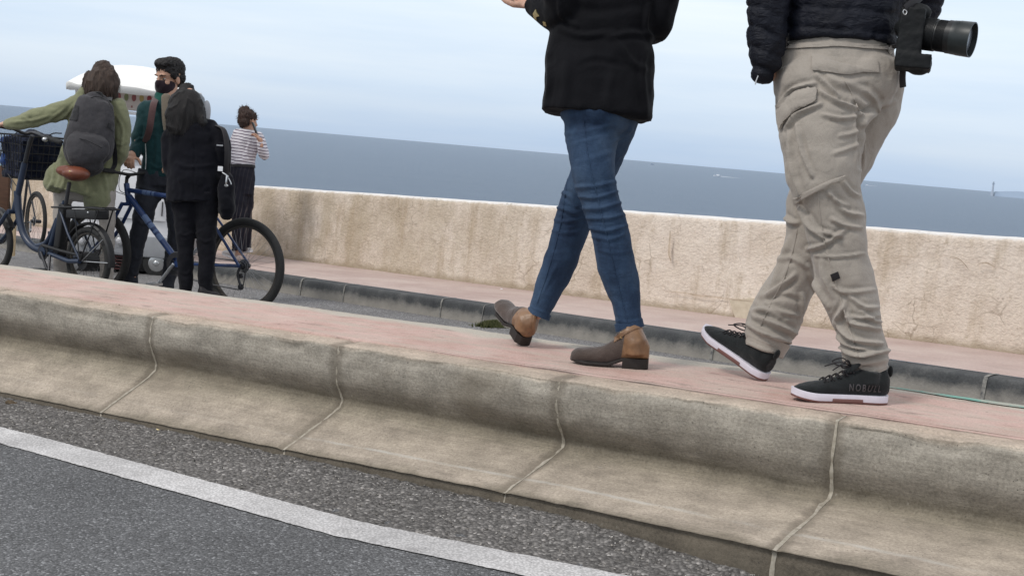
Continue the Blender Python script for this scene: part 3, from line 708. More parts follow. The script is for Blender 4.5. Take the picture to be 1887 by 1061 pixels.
def hand_parts(wr, d, nrm_, s=1.0, curl=.5, thumb=1, spread=.06, ftips=None):
    """palm, four unequal fingers and a side thumb. wr wrist point, d finger direction, nrm_ palm normal (fingers bend that way)"""
    d = nrm(d); n = nrm(np.array(nrm_)-d*np.dot(nrm_, d)); sd = np.cross(d, n)*thumb   # sd: toward thumb side
    p = [sweep([wr-d*.02*s, wr+d*.02*s, wr+d*.06*s, wr+d*.088*s], np.array([[.014, .026], [.015, .034], [.014, .040], [.011, .038]])*s, 14, 'round')]
    # orient: replace palm with oriented box-like ellipsoids so width lies along sd
    A = np.array([d, sd, n]); p = [ell(wr+d*.045*s, np.array([.055, .041, .016])*s, A, 18, 12), ell(wr+d*.072*s, np.array([.026, .040, .014])*s, A, 16, 10),
                                  tube([wr-d*.03*s, wr+d*.02*s], .024*s, 12, 1, 'round')]
    for i, (off, ln, r_) in enumerate(((.030, .072, .0088), (.010, .080, .0092), (-.011, .074, .0088), (-.030, .058, .0078))):
        q = wr+d*.082*s+sd*off*s; ang = 0; pts = [q-d*.02*s]; dirn = nrm(d+sd*off*spread*20)
        pts.append(q.copy())
        for seg, fr in enumerate((.42, .32, .26)):
            ang += curl*(1.0, 1.15, .8)[seg]; v = dirn*cos(ang)+n*sin(ang); q = q+v*ln*fr*s; pts.append(q.copy())
        p.append(sweep(np.array(pts), np.array([1.05, 1.05, 1.0, .92, .78])*r_*s, 10, 'round'))
    q = wr+d*.028*s+sd*.028*s; pts = [q-sd*.012*s]; v = nrm(d*.6+sd*.75+n*.25); 
    for seg, (ln, bend) in enumerate(((.036, 0), (.030, .35), (.024, .3))):
        v = nrm(v+(d*.5-sd*.25+n*.5)*bend*(1+curl)); q = q+v*ln*s; pts.append(q.copy())
    p.append(sweep(np.array(pts), np.array([.014, .0115, .0105, .0085])*s, 10, 'round'))
    return p
SKIN = {}
def skin_mat(name, col):
    m = mat(name, col, .55, .08, 14, (90, .06), .25, 300, .001); b = m.node_tree.nodes['Principled BSDF']
    b.inputs['Subsurface Weight'].default_value = .12; b.inputs['Subsurface Radius'].default_value = (.02, .008, .005); b.inputs['Subsurface Scale'].default_value = .3
    return m
M_skin = skin_mat('skin_light', (.56, .34, .25)); M_skin2 = skin_mat('skin_tan', (.45, .26, .18))
def hair_mat(name, col, sc=(9, 9, 1.2)):
    g = NG(name, .55, .35); n = g.noise(g.map(g.o, sc), 7, 6, .65); c = np.array(col)
    n2 = g.noise(g.map(g.o, sc), 70, 3, .6)
    return g.done(g.mix(1, g.ramp(n, [(.3, tuple(c*.55)), (.55, tuple(c)), (.75, tuple(c*1.7))]), g.ramp(n2, [(.3, .75), (.7, 1.3)]), 'MULTIPLY'), g.bump(n2, .8, .004, g.bump(n, .8, .008)))
def strands(me_src, n, ln, wd, down, seed=0, out=.35, wave=.3, zmin=-9):
    """fine locks that stand a little off the hair's surface so that its outline is uneven"""
    rg = random.Random(seed); v, nn = vn(me_src); idx = [rg.randrange(len(v)) for _ in range(n)]; parts = []
    for i in idx:
        if v[i][2] < zmin: continue
        d = nrm(np.array(down)*1.0+nn[i]*out*rg.uniform(.2, 1.3)+np.array([rg.gauss(0, wave) for _ in range(3)])); L_ = ln*rg.uniform(.5, 1.3)
        s = nrm(np.cross(d, nn[i])+1e-4)*wd*rg.uniform(.6, 1.2); c0 = v[i]-nn[i]*.002; c1 = c0+d*L_*.5+nn[i]*.003; c2 = c1+nrm(d+np.array(down)*.5-nn[i]*.15)*L_*.5
        parts.append(([c0-s, c0+s, c1+s*.8, c1-s*.8, c2], [(0, 1, 2, 3), (3, 2, 4)]))
    return parts
def eyes(at, A, s, par, m_iris):
    M_ew = mat('eye_white', (.42, .39, .37), .3)
    for sg in (-1, 1):
        o = obj('eye', ell(at(.070, sg*.031, .000), np.array([.0105, .0110, .0060])*s, A, 12, 8), M_ew, par)
        obj('iris', ell(at(.0805, sg*.031, .000), np.array([.003, .0055, .0055])*s, A, 10, 6), m_iris, o)
        b = sweep(np.array([at(.094, sg*.014, .022), at(.094, sg*.032, .028), at(.078, sg*.052, .022)]), np.array([.0035, .004, .0025])*s, 8)
        obj('eyebrow', b, m_iris, par)
def fabric(name, col, rough=.9, var=.15, vs=5, weave=420, wst=.5, sheen=.25, cr=.5, crs=14, fine=.12):
    g = NG(name, rough, .15); g.b.inputs['Sheen Weight'].default_value = sheen; c = np.array(col)
    n1 = g.noise(g.o, vs, 7, .6); n2 = g.noise(g.o, weave, 2); n3 = g.noise(g.o, crs, 6, .6, .8)
    cc = g.mix(1, g.ramp(n1, [(.3, tuple(c*(1-var))), (.7, tuple(c*(1+var)))]), g.ramp(n2, [(.3, 1-fine), (.7, 1+fine)]), 'MULTIPLY')
    return g.done(cc, g.bump(n2, wst, .0015, g.bump(n3, cr, .012)))
def skinny(D, specs, sc=.8):
    return [rows(D, r, 3, 16, 'flat', sc) for r in specs]

def seam(name, pts, me, m, par, r=.0018):
    bv = BVHTree.FromPolygons([tuple(v.co) for v in me.vertices], [tuple(p.vertices) for p in me.polygons]); o = Vector(CAM); q = []
    for x, y in cat(pts, 6):
        h = bv.ray_cast(o, Vector(nrm(ray(x, y))))
        if h[0] is not None: q.append(np.array(h[0])+np.array(h[1])*r*.3)
    return obj(name, tube(q, r, 8), m, par)
# ================================================================== woman in jeans
DW = 4.45
wf = empty('person', KP(.95, .40, 0), 'woman in a long black jacket, blue skinny jeans and two-tone ankle boots, walking left', 'person', None)
legA = [(1104, 190, .02, 60, 50), (1091, 240, -.01, 52, 50), (1090, 285, -.05, 44, 48), (1095, 325, -.08, 39, 42), (1107, 370, -.09, 36.5, 38), (1119, 412, -.10, 36, 37), (1127, 440, -.10, 35, 37), (1135, 480, -.09, 35, 37), (1146, 525, -.08, 31, 32), (1155, 565, -.08, 27, 28), (1161, 605, -.085, 25.5, 26)]
legB = [(1128, 190, .04, 62, 58), (1122, 240, .08, 47, 54), (1106, 285, .12, 43, 48), (1088, 325, .15, 40, 43), (1068, 372, .18, 38, 38), (1055, 410, .20, 34.5, 36), (1043, 450, .22, 32, 34), (1030, 490, .24, 30, 32), (1014, 528, .25, 27, 28), (1000, 560, .25, 23, 24), (992, 580, .25, 21, 22)]
M_denim = None
g = NG('denim', .85, .2); n1 = g.noise(g.map(g.o, (1, 1, .5)), 6, 6, .6); nw = g.noise(g.o, 500, 2)
c = g.ramp(n1, [(.3, (.014, .026, .055)), (.45, (.028, .053, .10)), (.76, (.070, .11, .175))])
c = g.mix(1, c, g.ramp(nw, [(.3, .78), (.7, 1.25)]), 'MULTIPLY')
M_denim = g.done(c, g.bump(nw, .5, .0015, g.bump(g.noise(g.map(g.o, (1, 1, 2.4)), 11, 6, .6, .6), .5, .012)))
me = remesh([rows(DW, legA, 6, 28, 'flat'), rows(DW, legB, 6, 28, 'flat'), rows(DW, [(1112, 110, 0, 80, 50), (1110, 160, 0, 88, 60), (1104, 200, 0.01, 76, 60)], 4, 28, 'round'), ell(P(1100, 205, DW-.02), (.125, .11, .10))], .0065, 3)
wrinkle(me, .006, 9, 1); 
jf = [([(1040, 248), (1080, 242), (1125, 232)], 4, .004), ([(1048, 262), (1085, 252), (1118, 246)], 3, -.003),
      ([(1060, 345), (1095, 343), (1137, 335)], 3.5, .0045), ([(1068, 362), (1100, 364), (1140, 352)], 3.5, .006), ([(1075, 384), (1110, 383), (1148, 372)], 4, .006),
      ([(1080, 402), (1118, 402), (1151, 395)], 3.5, .0055), ([(1086, 420), (1120, 425), (1155, 415)], 3.5, .006), ([(1092, 437), (1125, 441), (1150, 432)], 3, .004),
      ([(1030, 352), (1050, 362), (1062, 380)], 3.5, .005), ([(1022, 382), (1040, 385), (1062, 396)], 3.5, .006), ([(1020, 405), (1045, 408), (1075, 402)], 3.5, .004), ([(1018, 425), (1045, 430), (1070, 425)], 3, .003),
      ([(1135, 590), (1160, 594), (1184, 588)], 3, .004), ([(1137, 602), (1160, 606), (1184, 600)], 2.5, .004), ([(978, 566), (995, 574), (1010, 580)], 3, .004),
      ([(1112, 500), (1128, 540), (1142, 590)], 3, .0025), ([(1030, 480), (1005, 530), (985, 562)], 3, .002), ([(1100, 460), (1130, 466), (1165, 462)], 3, .002),
      ([(1062, 300), (1100, 290), (1128, 280)], 5, .002), ([(1130, 262), (1150, 250), (1165, 240)], 3, .004)]
jf = [(a, b*.9, c_*1.3) for a, b, c_ in jf]; folds(me, jf); jeans = link('jeans', me, M_denim, wf)
seam('seam', [(1076, 222), (1080, 262), (1088, 310), (1100, 360), (1112, 410), (1124, 460), (1138, 520), (1150, 570), (1156, 592)], me, M_denim, jeans, .0019)
seam('seam', [(1046, 330), (1040, 372), (1034, 410), (1022, 460), (1005, 515), (990, 558)], me, M_denim, jeans, .0017)
M_stitch = mat('seam_thread', (.10, .12, .18), .9)
# rolled hems
hem = lambda r_, w0: rows(DW, r_, 2, 24, 'flat')
obj('hem', [hem([(1158, 592, -.085, 26.5, 27), (1161, 606, -.085, 27, 27.5)], 0)], M_denim, jeans); obj('hem', [hem([(995, 573, .25, 22.5, 24), (991, 583, .25, 22.5, 24)], 0)], M_denim, jeans)
# coat
torso = [(1132, -205, 0, 44, 34), (1130, -190, .0, 80, 44), (1128, -165, .0, 112, 52), (1124, -110, 0, 108, 60), (1119, -50, 0, 101, 60), (1115, 0, 0, 97, 57), (1113, 45, 0, 94, 55), (1109, 75, 0, 97, 58), (1107, 110, 0, 101, 64), (1104, 150, 0, 101.5, 68), (1101, 190, 0, 101.5, 70), (1098.5, 214, 0, 102, 71)]
armL = [(1042, -165, -.02, 40, 40), (1030, -110, -.04, 42, 42), (1028, -50, -.05, 39, 40), (1040, 4, -.04, 37, 38), (1030, 22, 0, 35, 36), (1008, 20, .05, 31, 30), (988, 12, .10, 25, 25)]
armR = [(1212, -160, .0, 40, 40), (1218, -100, .0, 40, 41), (1220, -40, .0, 36, 38), (1215, 20, .0, 33, 34), (1209, 52, .03, 31, 34), (1195, 52, .12, 30, 30), (1160, 30, .24, 26, 26)]
me = remesh([rows(DW, torso, 5, 36, 'flat', 1, 2.35), rows(DW, armL, 5, 24, 'round'), rows(DW, armR, 5, 24, 'round')], .008, 2)
wrinkle(me, .012, 5, 4)
cf = [([(1030, 52), (1070, 66), (1120, 62)], 5, .008), ([(1120, 70), (1160, 62), (1205, 66)], 5, .007), ([(1010, 100), (1012, 150), (1003, 200)], 4, .008), ([(1130, 60), (1160, 110), (1190, 130)], 6, .007),
      ([(1190, 95), (1185, 140), (1192, 215)], 5, .006), ([(1040, 90), (1045, 140), (1035, 200)], 8, .005), ([(1030, -10), (1035, 30), (1062, 48)], 4, .008), ([(1195, 10), (1190, 50), (1205, 78)], 4, .009),
      ([(1008, 206), (1100, 212), (1195, 222)], 3, .003), ([(1130, 130), (1120, 170), (1125, 210)], 7, .005), ([(1070, 120), (1100, 112), (1150, 122)], 5, -.004), ([(1050, 10), (1100, 20), (1180, 10)], 8, -.005)]
folds(me, cf); coatm = fabric('black_coat_cloth', (.0045, .0046, .0065), .85, .2, 4, 300, .4, .03, .5, 9)
coat = link('coat', me, coatm, wf)
# pocket flap and buckled cuff tab
M_gold = mat('brass', (.62, .50, .25), .35, .1, metal=.8)
0 and patch('pocket_flap', [(1014, 118), (1060, 120), (1059, 140), (1013, 137)], me, coatm, coat, .003, .003)
0 and patch('vent_flap', [(1030, 150), (1034, 150), (1032, 209), (1028, 209)], me, coatm, coat, .002, .003)
patch('cuff_badge', [(983, 26), (988, 18), (990, 25), (994, 30), (989, 32), (990, 38), (985, 35)], me, M_gold, coat, .0015, .0015, 1.5)
patch('cuff_badge', [(1001, 40), (1006, 42), (1008, 48), (1003, 47)], me, M_gold, coat, .0015, .0015, 1.5)
# body (one continuous skin) with head and hands
wr = P(984, 9, DW+.11); hd = hand_parts(wr, P(958, 2, DW+.2)-wr, UP*.75-RT*.3, 1.0, .75, -1)
wr2 = P(1160, 30, DW+.24); hd2 = hand_parts(wr2, P(1120, 20, DW+.34)-wr2, np.array([0, 0, 1.]), .95, .5, 1)
hc = P(1132, -268, DW); fwd = np.array([-.5, .85, -.12]); hp, at, HA = head_parts(hc, fwd, (0, 0, 1), .98)
body = hp+hd+hd2+[rows(DW, [(1132, -250, 0, 31, 31), (1132, -190, 0, 32, 32)], 3, 16)]+skinny(DW, [torso[1:-1], armL, armR], .74)+[rows(DW, q, 3, 16, 'flat', .68) for q in (legA, legB)]
body += [rows(DW, [(1159, 580, -.085, 20, 20), (1165, 645, -.085, 16, 18)], 3, 14, 'round', .8), rows(DW, [(995, 565, .25, 17, 18), (990, 580, .25, 12, 13)], 3, 14, 'round', .8)]
link('body', remesh(body, .0048, 2), M_skin, wf)
M_brown = hair_mat('brown_hair', (.06, .035, .02)); M_iris = mat('dark_brown', (.03, .02, .015), .3)
eyes(at, HA, .98, wf, M_iris)
hme = remesh([ell(at(-.025, 0, .04), (.105, .087, .09), HA), rows(DW, [(1132, -285, -.02, 50, 46), (1134, -235, -.03, 48, 34), (1136, -185, -.05, 44, 26), (1138, -150, -.06, 30, 16)], 4, 20)], .006, 2)
ridged(hme, .004, 24, 2); link('hair', hme, M_brown, wf)

# ---------- shoes
def shoe_axes(heel, toe, up=(0, 0, 1)):
    f = nrm(np.array(toe)-heel); u = nrm(np.array(up)-f*np.dot(up, f)); l = np.cross(u, f); return f, l, u, np.linalg.norm(np.array(toe)-heel)
def shoe_body(heel, f, l, u, L_, prof, n=24):
    """prof rows: (t, centre side, half width, bottom, top) along the shoe"""
    V = []; pr = cat(prof, 4)
    for t, cs, hw, z0, z1 in pr:
        for j in range(n):
            th = 2*pi*j/n; x, y = cos(th), sin(th)
            zz = (z0+z1)/2+(z1-z0)/2*math.copysign(abs(y)**.8, y); fl = hw*math.copysign(abs(x)**.75, x)*(1.0 if y < 0 else 1-.28*abs(y))
            V.append(heel+f*t*L_+l*(cs+fl)+u*zz)
    M = len(pr); Fc = [(i*n+j, i*n+(j+1) % n, (i+1)*n+(j+1) % n, (i+1)*n+j) for i in range(M-1) for j in range(n)]
    Fc += [tuple(range(n)), tuple((M-1)*n+j for j in range(n))]
    return V, Fc
def sole_mesh(heel, f, l, u, L_, outl, z0, z1, t0=0, t1=1, flare=1.0, n=40, curve=lambda t: 0.):
    V = []; ts = np.linspace(t0, t1, n); 
    for zz, fl in ((z0, flare*.97), (z0+(z1-z0)*.25, flare*1.0), (z1-(z1-z0)*.2, 1.0), (z1, .97)):
        for t in ts:
            hw, cs = outl(t); V.append(heel+f*t*L_+l*(cs+hw*fl)+u*(zz+curve(t)))
        for t in ts[::-1]:
            hw, cs = outl(t); V.append(heel+f*t*L_+l*(cs-hw*fl)+u*(zz+curve(t)))
    m = 2*n; Fc = [(r_*m+j, r_*m+(j+1) % m, (r_+1)*m+(j+1) % m, (r_+1)*m+j) for r_ in range(3) for j in range(m)]
    for r_, rev in ((0, 1), (3, 0)):
        for j in range(n-1):
            q = (r_*m+j, r_*m+j+1, r_*m+m-2-j, r_*m+m-1-j); Fc.append(q[::-1] if rev else q)
    return V, Fc
def bisected(me, planes, off=.0012):
    m2 = me.copy(); bm = bmesh.new(); bm.from_mesh(m2)
    for co, no in planes:
        bmesh.ops.bisect_plane(bm, geom=list(bm.verts)+list(bm.edges)+list(bm.faces), plane_co=Vector(co), plane_no=Vector(no), clear_outer=True, clear_inner=False)
    bm.normal_update()
    for v in bm.verts: v.co += v.normal*off
    ex = bmesh.ops.extrude_face_region(bm, geom=list(bm.faces)); vs = [e for e in ex['geom'] if isinstance(e, bmesh.types.BMVert)]
    for v in vs: v.co -= v.normal*(off*2.2)
    bmesh.ops.recalc_face_normals(bm, faces=bm.faces); bm.to_mesh(m2); bm.free(); return m2
M_suede = fabric('taupe_suede', (.075, .056, .048), .9, .2, 14, 260, .6, .3, .3, 30)
M_tan = mat('tan_leather', (.215, .118, .060), .42, .25, 18, (60, .12), .35, 120, .002, spec=.5)
M_bsole = mat('dark_sole', (.018, .014, .012), .6, .2, 30)
def outl_boot(t): 
    hw = np.interp(t, [0, .03, .12, .35, .6, .78, .92, .98, 1.0], [.004, .020, .031, .028, .036, .041, .030, .016, .003]); return hw, np.interp(t, [0, .5, 1], [0, 0.0, -.004])
def boot(heel, toe, up, ank, ank_r, label_side, D):
    f, l, u, L_ = shoe_axes(heel, toe, up)
    prof = [(.015, 0, .020, .036, .080), (.08, 0, .031, .034, .105), (.22, 0, .035, .032, .116), (.36, 0, .034, .024, .112), (.50, 0, .035, .010, .084), (.62, 0, .039, .008, .064), (.8, 0, .041, .008, .057), (.92, -.002, .037, .009, .051), (.985, -.003, .024, .010, .038)]
    top = np.array(ank); mid = heel+f*.2*L_+u*.085
    shaft = sweep([heel+f*.19*L_+u*.05, mid, mid*.35+top*.65, top], [(.038, .056), (.041, .056), (.045, .053), (ank_r+.003, ank_r+.003)], 24, 'flat', False)
    me = remesh([shoe_body(heel, f, l, u, L_, prof), shaft], .0042, 3)
    wrinkle(me, .0018, 26, 3)
    o = link('boot', me, M_suede, wf)
    s = obj('sole', [sole_mesh(heel, f, l, u, L_, outl_boot, .002, .013, .24, 1.0, 1.02, curve=lambda t: .008*max(0, t-.8)/.2+.022*max(0, min(1, (.52-t)/.2))), sole_mesh(heel, f, l, u, L_, lambda t: (outl_boot(t)[0]*1.07, 0), .0, .036, 0.01, .33)], M_bsole, o, True, 40)
    ax = nrm(top-mid)
    hp_ = bisected(me, [(heel+f*.345*L_+u*.04, f*1.0+u*.10), (heel+u*.036, -u)], .0014); link('heel_panel', hp_, M_tan, o)
    # strap across the panel with a small buckle
    st = bisected(me, [(heel+f*.45*L_+u*.07, f), (mid+ax*.045, ax), (mid+ax*.030, -ax)], .0032); so_ = link('strap', st, M_tan, o)
    bp = mid+ax*.034+f*.022+(-l if label_side < 0 else l)*.041
    rbox('buckle', bp, (.007, .003, .011), np.array([f, l, u]), M_gold, so_, .002)
    return o
# planted boot
hA = hit(1195, 684, OK_, nK)+np.array([0, 0, .006]); tA = hit(1066, 672, OK_, nK)+np.array([0, 0, .006]); tA = hA+nrm(tA-hA)*.266
fA = nrm(tA-hA); lA = np.cross([0, 0, 1], fA); side = 1 if np.dot(lA, CAM-hA) > 0 else -1
boot(hA, tA, (0, 0, 1), P(1156, 607, DW-.085), .046, side, DW)
hB = hit(968, 641, OK_, nK)+np.array([0, 0, .006]); d_ = nrm(RT*-.100+UP*.135+FW*.19); 
f_, l_, u_, q_ = shoe_axes(hB, hB+d_, (0, 0, 1)); 
boot(hB+u_*.0, hB+d_*.255, (0, 0, 1), P(989, 590, DW+.25), .040, 1, DW)

# ================================================================== man in tan trousers
DM = 4.12
mf = empty('person', KP(.15, .38, 0), 'man in a quilted black jacket, tan cargo trousers and black trainers, walking left', 'person')
Lg = [(1528, 150, -.03, 96, 76), (1520, 195, -.05, 89, 76), (1514, 240, -.08, 77, 72), (1517, 287, -.09, 71, 67), (1522, 340, -.10, 65, 62), (1533, 385, -.10, 58, 58), (1541, 430, -.10, 53, 54), (1547, 475, -.10, 53, 54), (1557, 520, -.10, 53.5, 54), (1571, 570, -.10, 49, 50), (1584, 615, -.10, 44, 46), (1594, 648, -.10, 44, 46), (1600, 664, -.10, 40, 42), (1605, 684, -.10, 31, 34)]
Rg = [(1585, 150, .06, 82, 76), (1588, 195, .08, 68, 76), (1572, 240, .10, 60, 70), (1550, 290, .12, 58, 62), (1520, 345, .15, 56, 58), (1503, 390, .17, 55, 55), (1497, 435, .18, 50, 52), (1482, 478, .19, 46, 50), (1460, 520, .20, 44, 48), (1440, 558, .20, 46, 48), (1426, 592, .20, 49, 48), (1416, 622, .19, 44, 44), (1409, 645, .19, 34, 37)]
hips = [(1545, 60, 0, 96, 70), (1545, 90, 0, 99, 74), (1542, 125, 0, 116, 80), (1546, 165, 0, 115, 82), (1550, 190, 0, 100, 78)]
g = NG('tan_twill', .85, .2); g.b.inputs['Sheen Weight'].default_value = .2
n1 = g.noise(g.o, 5, 7, .6); nw = g.noise(g.map(g.o, (1, 1, 1)), 420, 2)
c = g.mix(1, g.ramp(n1, [(.3, (.31, .275, .238)), (.7, (.375, .335, .292))]), g.ramp(nw, [(.3, .9), (.7, 1.1)]), 'MULTIPLY')
M_twill = g.done(c, g.bump(nw, .35, .0012, g.bump(g.noise(g.o, 16, 6, .6, 1.0), .55, .012)))
me = remesh([rows(DM, Lg, 6, 30, 'flat'), rows(DM, Rg, 6, 30, 'flat'), rows(DM, hips, 4, 34, 'flat'),
             ell(P(1590, 150, DM-.05), (.115, .11, .105)), ell(P(1500, 160, DM-.05), (.11, .11, .11))], .0055, 3)
wrinkle(me, .009, 7, 8)
Q = lambda x, y: (1340+x/2.792, y/2.792)       # from the enlarged upper crop
Z = lambda x, y: (1280+x/2.526, 360+y/2.526)   # from the enlarged lower crop
tf = [([Q(270, 540), Q(340, 460), Q(450, 430)], 4, .010), ([Q(300, 660), Q(360, 590), Q(480, 535)], 4, .010), ([Q(480, 470), Q(560, 520), Q(665, 560)], 4, .010), ([Q(460, 385), Q(520, 440), Q(570, 495)], 4, .009),
      ([Q(490, 590), Q(580, 610), Q(670, 600)], 4, .008), ([Q(660, 530), Q(700, 565), Q(745, 560)], 5, -.010), ([Q(640, 450), Q(710, 470), Q(770, 540), Q(700, 640)], 6, .007), ([Q(672, 560), Q(680, 700), Q(682, 860)], 4, -.010),
      ([Q(520, 400), Q(600, 430), Q(700, 420)], 7, .006), ([Q(700, 640), Q(760, 560), Q(860, 520)], 5, .006), ([Q(580, 700), Q(630, 690), Q(680, 670)], 4, .005), ([Q(550, 790), Q(610, 770), Q(680, 740)], 4, .005),
      ([Q(315, 680), Q(330, 860), Q(375, 1000)], 4.5, .007), ([Q(355, 640), Q(385, 780), Q(435, 905)], 4, .009),
      ([Q(520, 990), Q(560, 1030), Q(620, 1060)], 4, .008), ([Q(600, 940), Q(640, 990), Q(680, 1010)], 4, .007),
      ([Z(490, 60), Z(540, 150), Z(620, 210)], 4, .012), ([Z(530, 100), Z(580, 165), Z(690, 190)], 4, .009), ([Z(525, 250), Z(600, 230), Z(700, 160)], 4, .010), ([Z(650, 30), Z(710, 80), Z(780, 95)], 5, .009),
      ([Z(560, 280), Z(680, 285), Z(790, 270)], 3, .005), ([Z(640, 110), Z(700, 140), Z(775, 150)], 4, .008),
      ([Z(700, 520), Z(730, 590), Z(860, 620)], 5, .012), ([Z(650, 590), Z(680, 540), Z(695, 500)], 5, .011), ([Z(660, 600), Z(740, 670), Z(870, 690)], 5, .012), ([Z(670, 700), Z(760, 740), Z(900, 720)], 4, .012),
      ([Z(690, 745), Z(770, 765), Z(890, 745)], 4, -.010), ([Z(780, 540), Z(830, 580), Z(870, 590)], 4, .008), ([Z(660, 650), Z(720, 700), Z(830, 720)], 4, .010),
      ([Z(345, 460), Z(420, 410), Z(465, 370)], 5, .012), ([Z(300, 490), Z(400, 470), Z(490, 490)], 5, -.006), ([Z(270, 560), Z(350, 590), Z(470, 640)], 5, .012), ([Z(250, 600), Z(320, 640), Z(440, 680)], 5, .012),
      ([Z(262, 540), Z(330, 530), Z(400, 560)], 5, .009), ([Z(330, 660), Z(380, 690), Z(430, 690)], 3, -.008), ([Z(500, 460), Z(500, 520), Z(495, 590)], 4, .007), ([Z(400, 300), Z(450, 290), Z(520, 330)], 5, .006),
      ([Z(420, 100), Z(450, 125), Z(480, 130)], 4, .010), ([Z(240, 680), Z(320, 715), Z(405, 735)], 4, .006), ([Z(760, 790), Z(810, 820), Z(895, 800)], 3, .005),
      ([Z(640, 420), Z(700, 450), Z(840, 440)], 4, .005), ([Z(720, 470), Z(790, 520), Z(855, 520)], 4, .007), ([Z(590, 300), Z(600, 380), Z(640, 470)], 5, .005), ([Z(440, 200), Z(400, 300), Z(360, 420)], 5, .006), ([Z(330, 500), Z(400, 540), Z(480, 560)], 4, .008), ([Z(530, 330), Z(560, 420), Z(620, 520)], 4, .006), ([Z(700, 560), Z(780, 570), Z(860, 560)], 3.5, .007)]
tf = [(a, b*.9, c_*1.55) for a, b, c_ in tf]; folds(me, tf); pants = link('cargo_trousers', me, M_twill, mf)
seam('seam', [(1552, 142), (1556, 150), (1566, 165), (1583, 205)], me, M_twill, pants, .002)
seam('seam', [(1506, 350), (1512, 400), (1520, 450), (1534, 500), (1552, 560), (1570, 620), (1580, 650)], me, M_twill, pants, .002)
seam('seam', [(1470, 420), (1462, 460), (1446, 510), (1420, 560), (1402, 600)], me, M_twill, pants, .002)
pme = me
patch('back_pocket_flap', [Q(436, 290), Q(600, 296), Q(770, 312), Q(778, 375), Q(700, 372), Q(620, 385), Q(520, 376), Q(440, 362)], me, M_twill, pants, .004, .003, 3, .002)
patch('cargo_pocket_flap', [Q(262, 540), Q(300, 500), Q(360, 462), Q(455, 445), Q(457, 530), Q(390, 548), Q(340, 580), Q(305, 620), Q(282, 672), Q(272, 640)], me, M_twill, pants, .007, .004, 3, .003)
0 and patch('cargo_pocket', [Q(300, 690), Q(355, 610), Q(395, 780), Q(440, 905), Q(372, 1000), Q(330, 880)], me, M_twill, pants, .004, .003, 3, .005)
patch('knee_strap', [Q(355, 1015), Q(430, 975), Q(520, 930), Q(600, 900), Q(604, 912), Q(530, 948), Q(440, 1000), Q(362, 1045)], me, M_twill, pants, .010, .005, 3, .002)
patch('waistband', [Q(300, 232), Q(560, 218), Q(860, 240), Q(862, 262), Q(560, 240), Q(300, 256)], me, M_twill, pants, .003, .003)
M_blk = mat('black_label', (.012, .010, .012), .6)
patch('black_tab', [Z(634, 368), Z(668, 354), Z(678, 384), Z(645, 399)], me, M_blk, pants, .002, .0015, 2)
obj('cuff', [rows(DM, [(1599, 668, -.10, 33, 36), (1605, 686, -.10, 33.5, 36.5)], 3, 26, 'flat')], M_twill, pants)
obj('cuff', [rows(DM, [(1417, 622, .19, 42, 44), (1407, 647, .19, 37, 40)], 3, 26, 'flat')], M_twill, pants)
# jacket
tor = [(1572, -305, 0, 50, 40), (1570, -285, 0, 100, 52), (1568, -260, 0, 135, 62), (1566, -200, 0, 140, 72), (1562, -120, 0, 128, 78), (1556, -50, 0, 114, 80), (1551, 10, 0, 106, 80), (1548, 50, 0, 103, 80), (1547, 72, 0, 102.5, 79), (1546, 84, 0, 100, 77)]
aL = [(1450, -255, -.02, 52, 50), (1432, -190, -.03, 50, 50), (1424, -110, -.05, 45, 48), (1418, -40, -.06, 40, 44), (1415, 20, -.06, 37, 40), (1413, 75, -.05, 34, 37), (1411, 112, -.05, 29, 32), (1406, 134, -.045, 21, 25)]
aR = [(1678, -250, .0, 52, 50), (1695, -190, .0, 50, 50), (1704, -110, .02, 44, 46), (1708, -40, .05, 36, 42), (1704, 5, .06, 33, 40), (1690, 22, .14, 30, 32), (1650, 10, .25, 28, 28)]
J = remesh([rows(DM, tor, 6, 40, 'flat', 1, 2.3), rows(DM, aL, 6, 26, 'round'), rows(DM, aR, 6, 26, 'round')], .0068, 2)
v, n_ = vn(J); hz = v[:, 2]+.012*nz3(v, 4, 3, 2)+.05*(v[:, 0]-v[:, 0].mean())*0.3
px_, py_, _ = projv(v)
arm = (px_ < 1452)
per = .058; ph = np.abs(((hz+np.where(arm, .25*(v[:, 0]-v[:, 0].min()), 0))/per) % 1-.5)*2   # 1 at seam
puff = (1-ph**3.5)*.011
setv(J, v+n_*(puff*.8-.006+.003*nz3(v, 24, 5, 2))[:, None])
wrinkle(J, .004, 30, 6)
g = NG('quilted_nylon', .6, .25); n2 = g.noise(g.map(g.o, (1, 1, 2)), 26, 5, .6, .8)
M_quilt = g.done(g.ramp(g.noise(g.o, 8, 5), [(.3, (.0045, .0055, .011)), (.7, (.008, .010, .019))]), g.bump(n2, .8, .012))
jk = link('quilted_jacket', J, M_quilt, mf)
patch('hem_band', [(1447, 79), (1545, 72), (1648, 82), (1648, 88), (1545, 79), (1447, 86)], J, M_blk, jk, .001, .002)
obj('cuff', [rows(DM, [(1405, 136, -.045, 16, 20), (1398, 148, -.045, 11, 15)], 2, 16, 'flat')], M_blk, jk)
obj('zip_pull', tube([P(1397, 140, DM-.12), P(1393, 150, DM-.12), P(1392, 156, DM-.12)], .0022, 8), mat('steel', (.5, .5, .5), .35, metal=.9), jk)
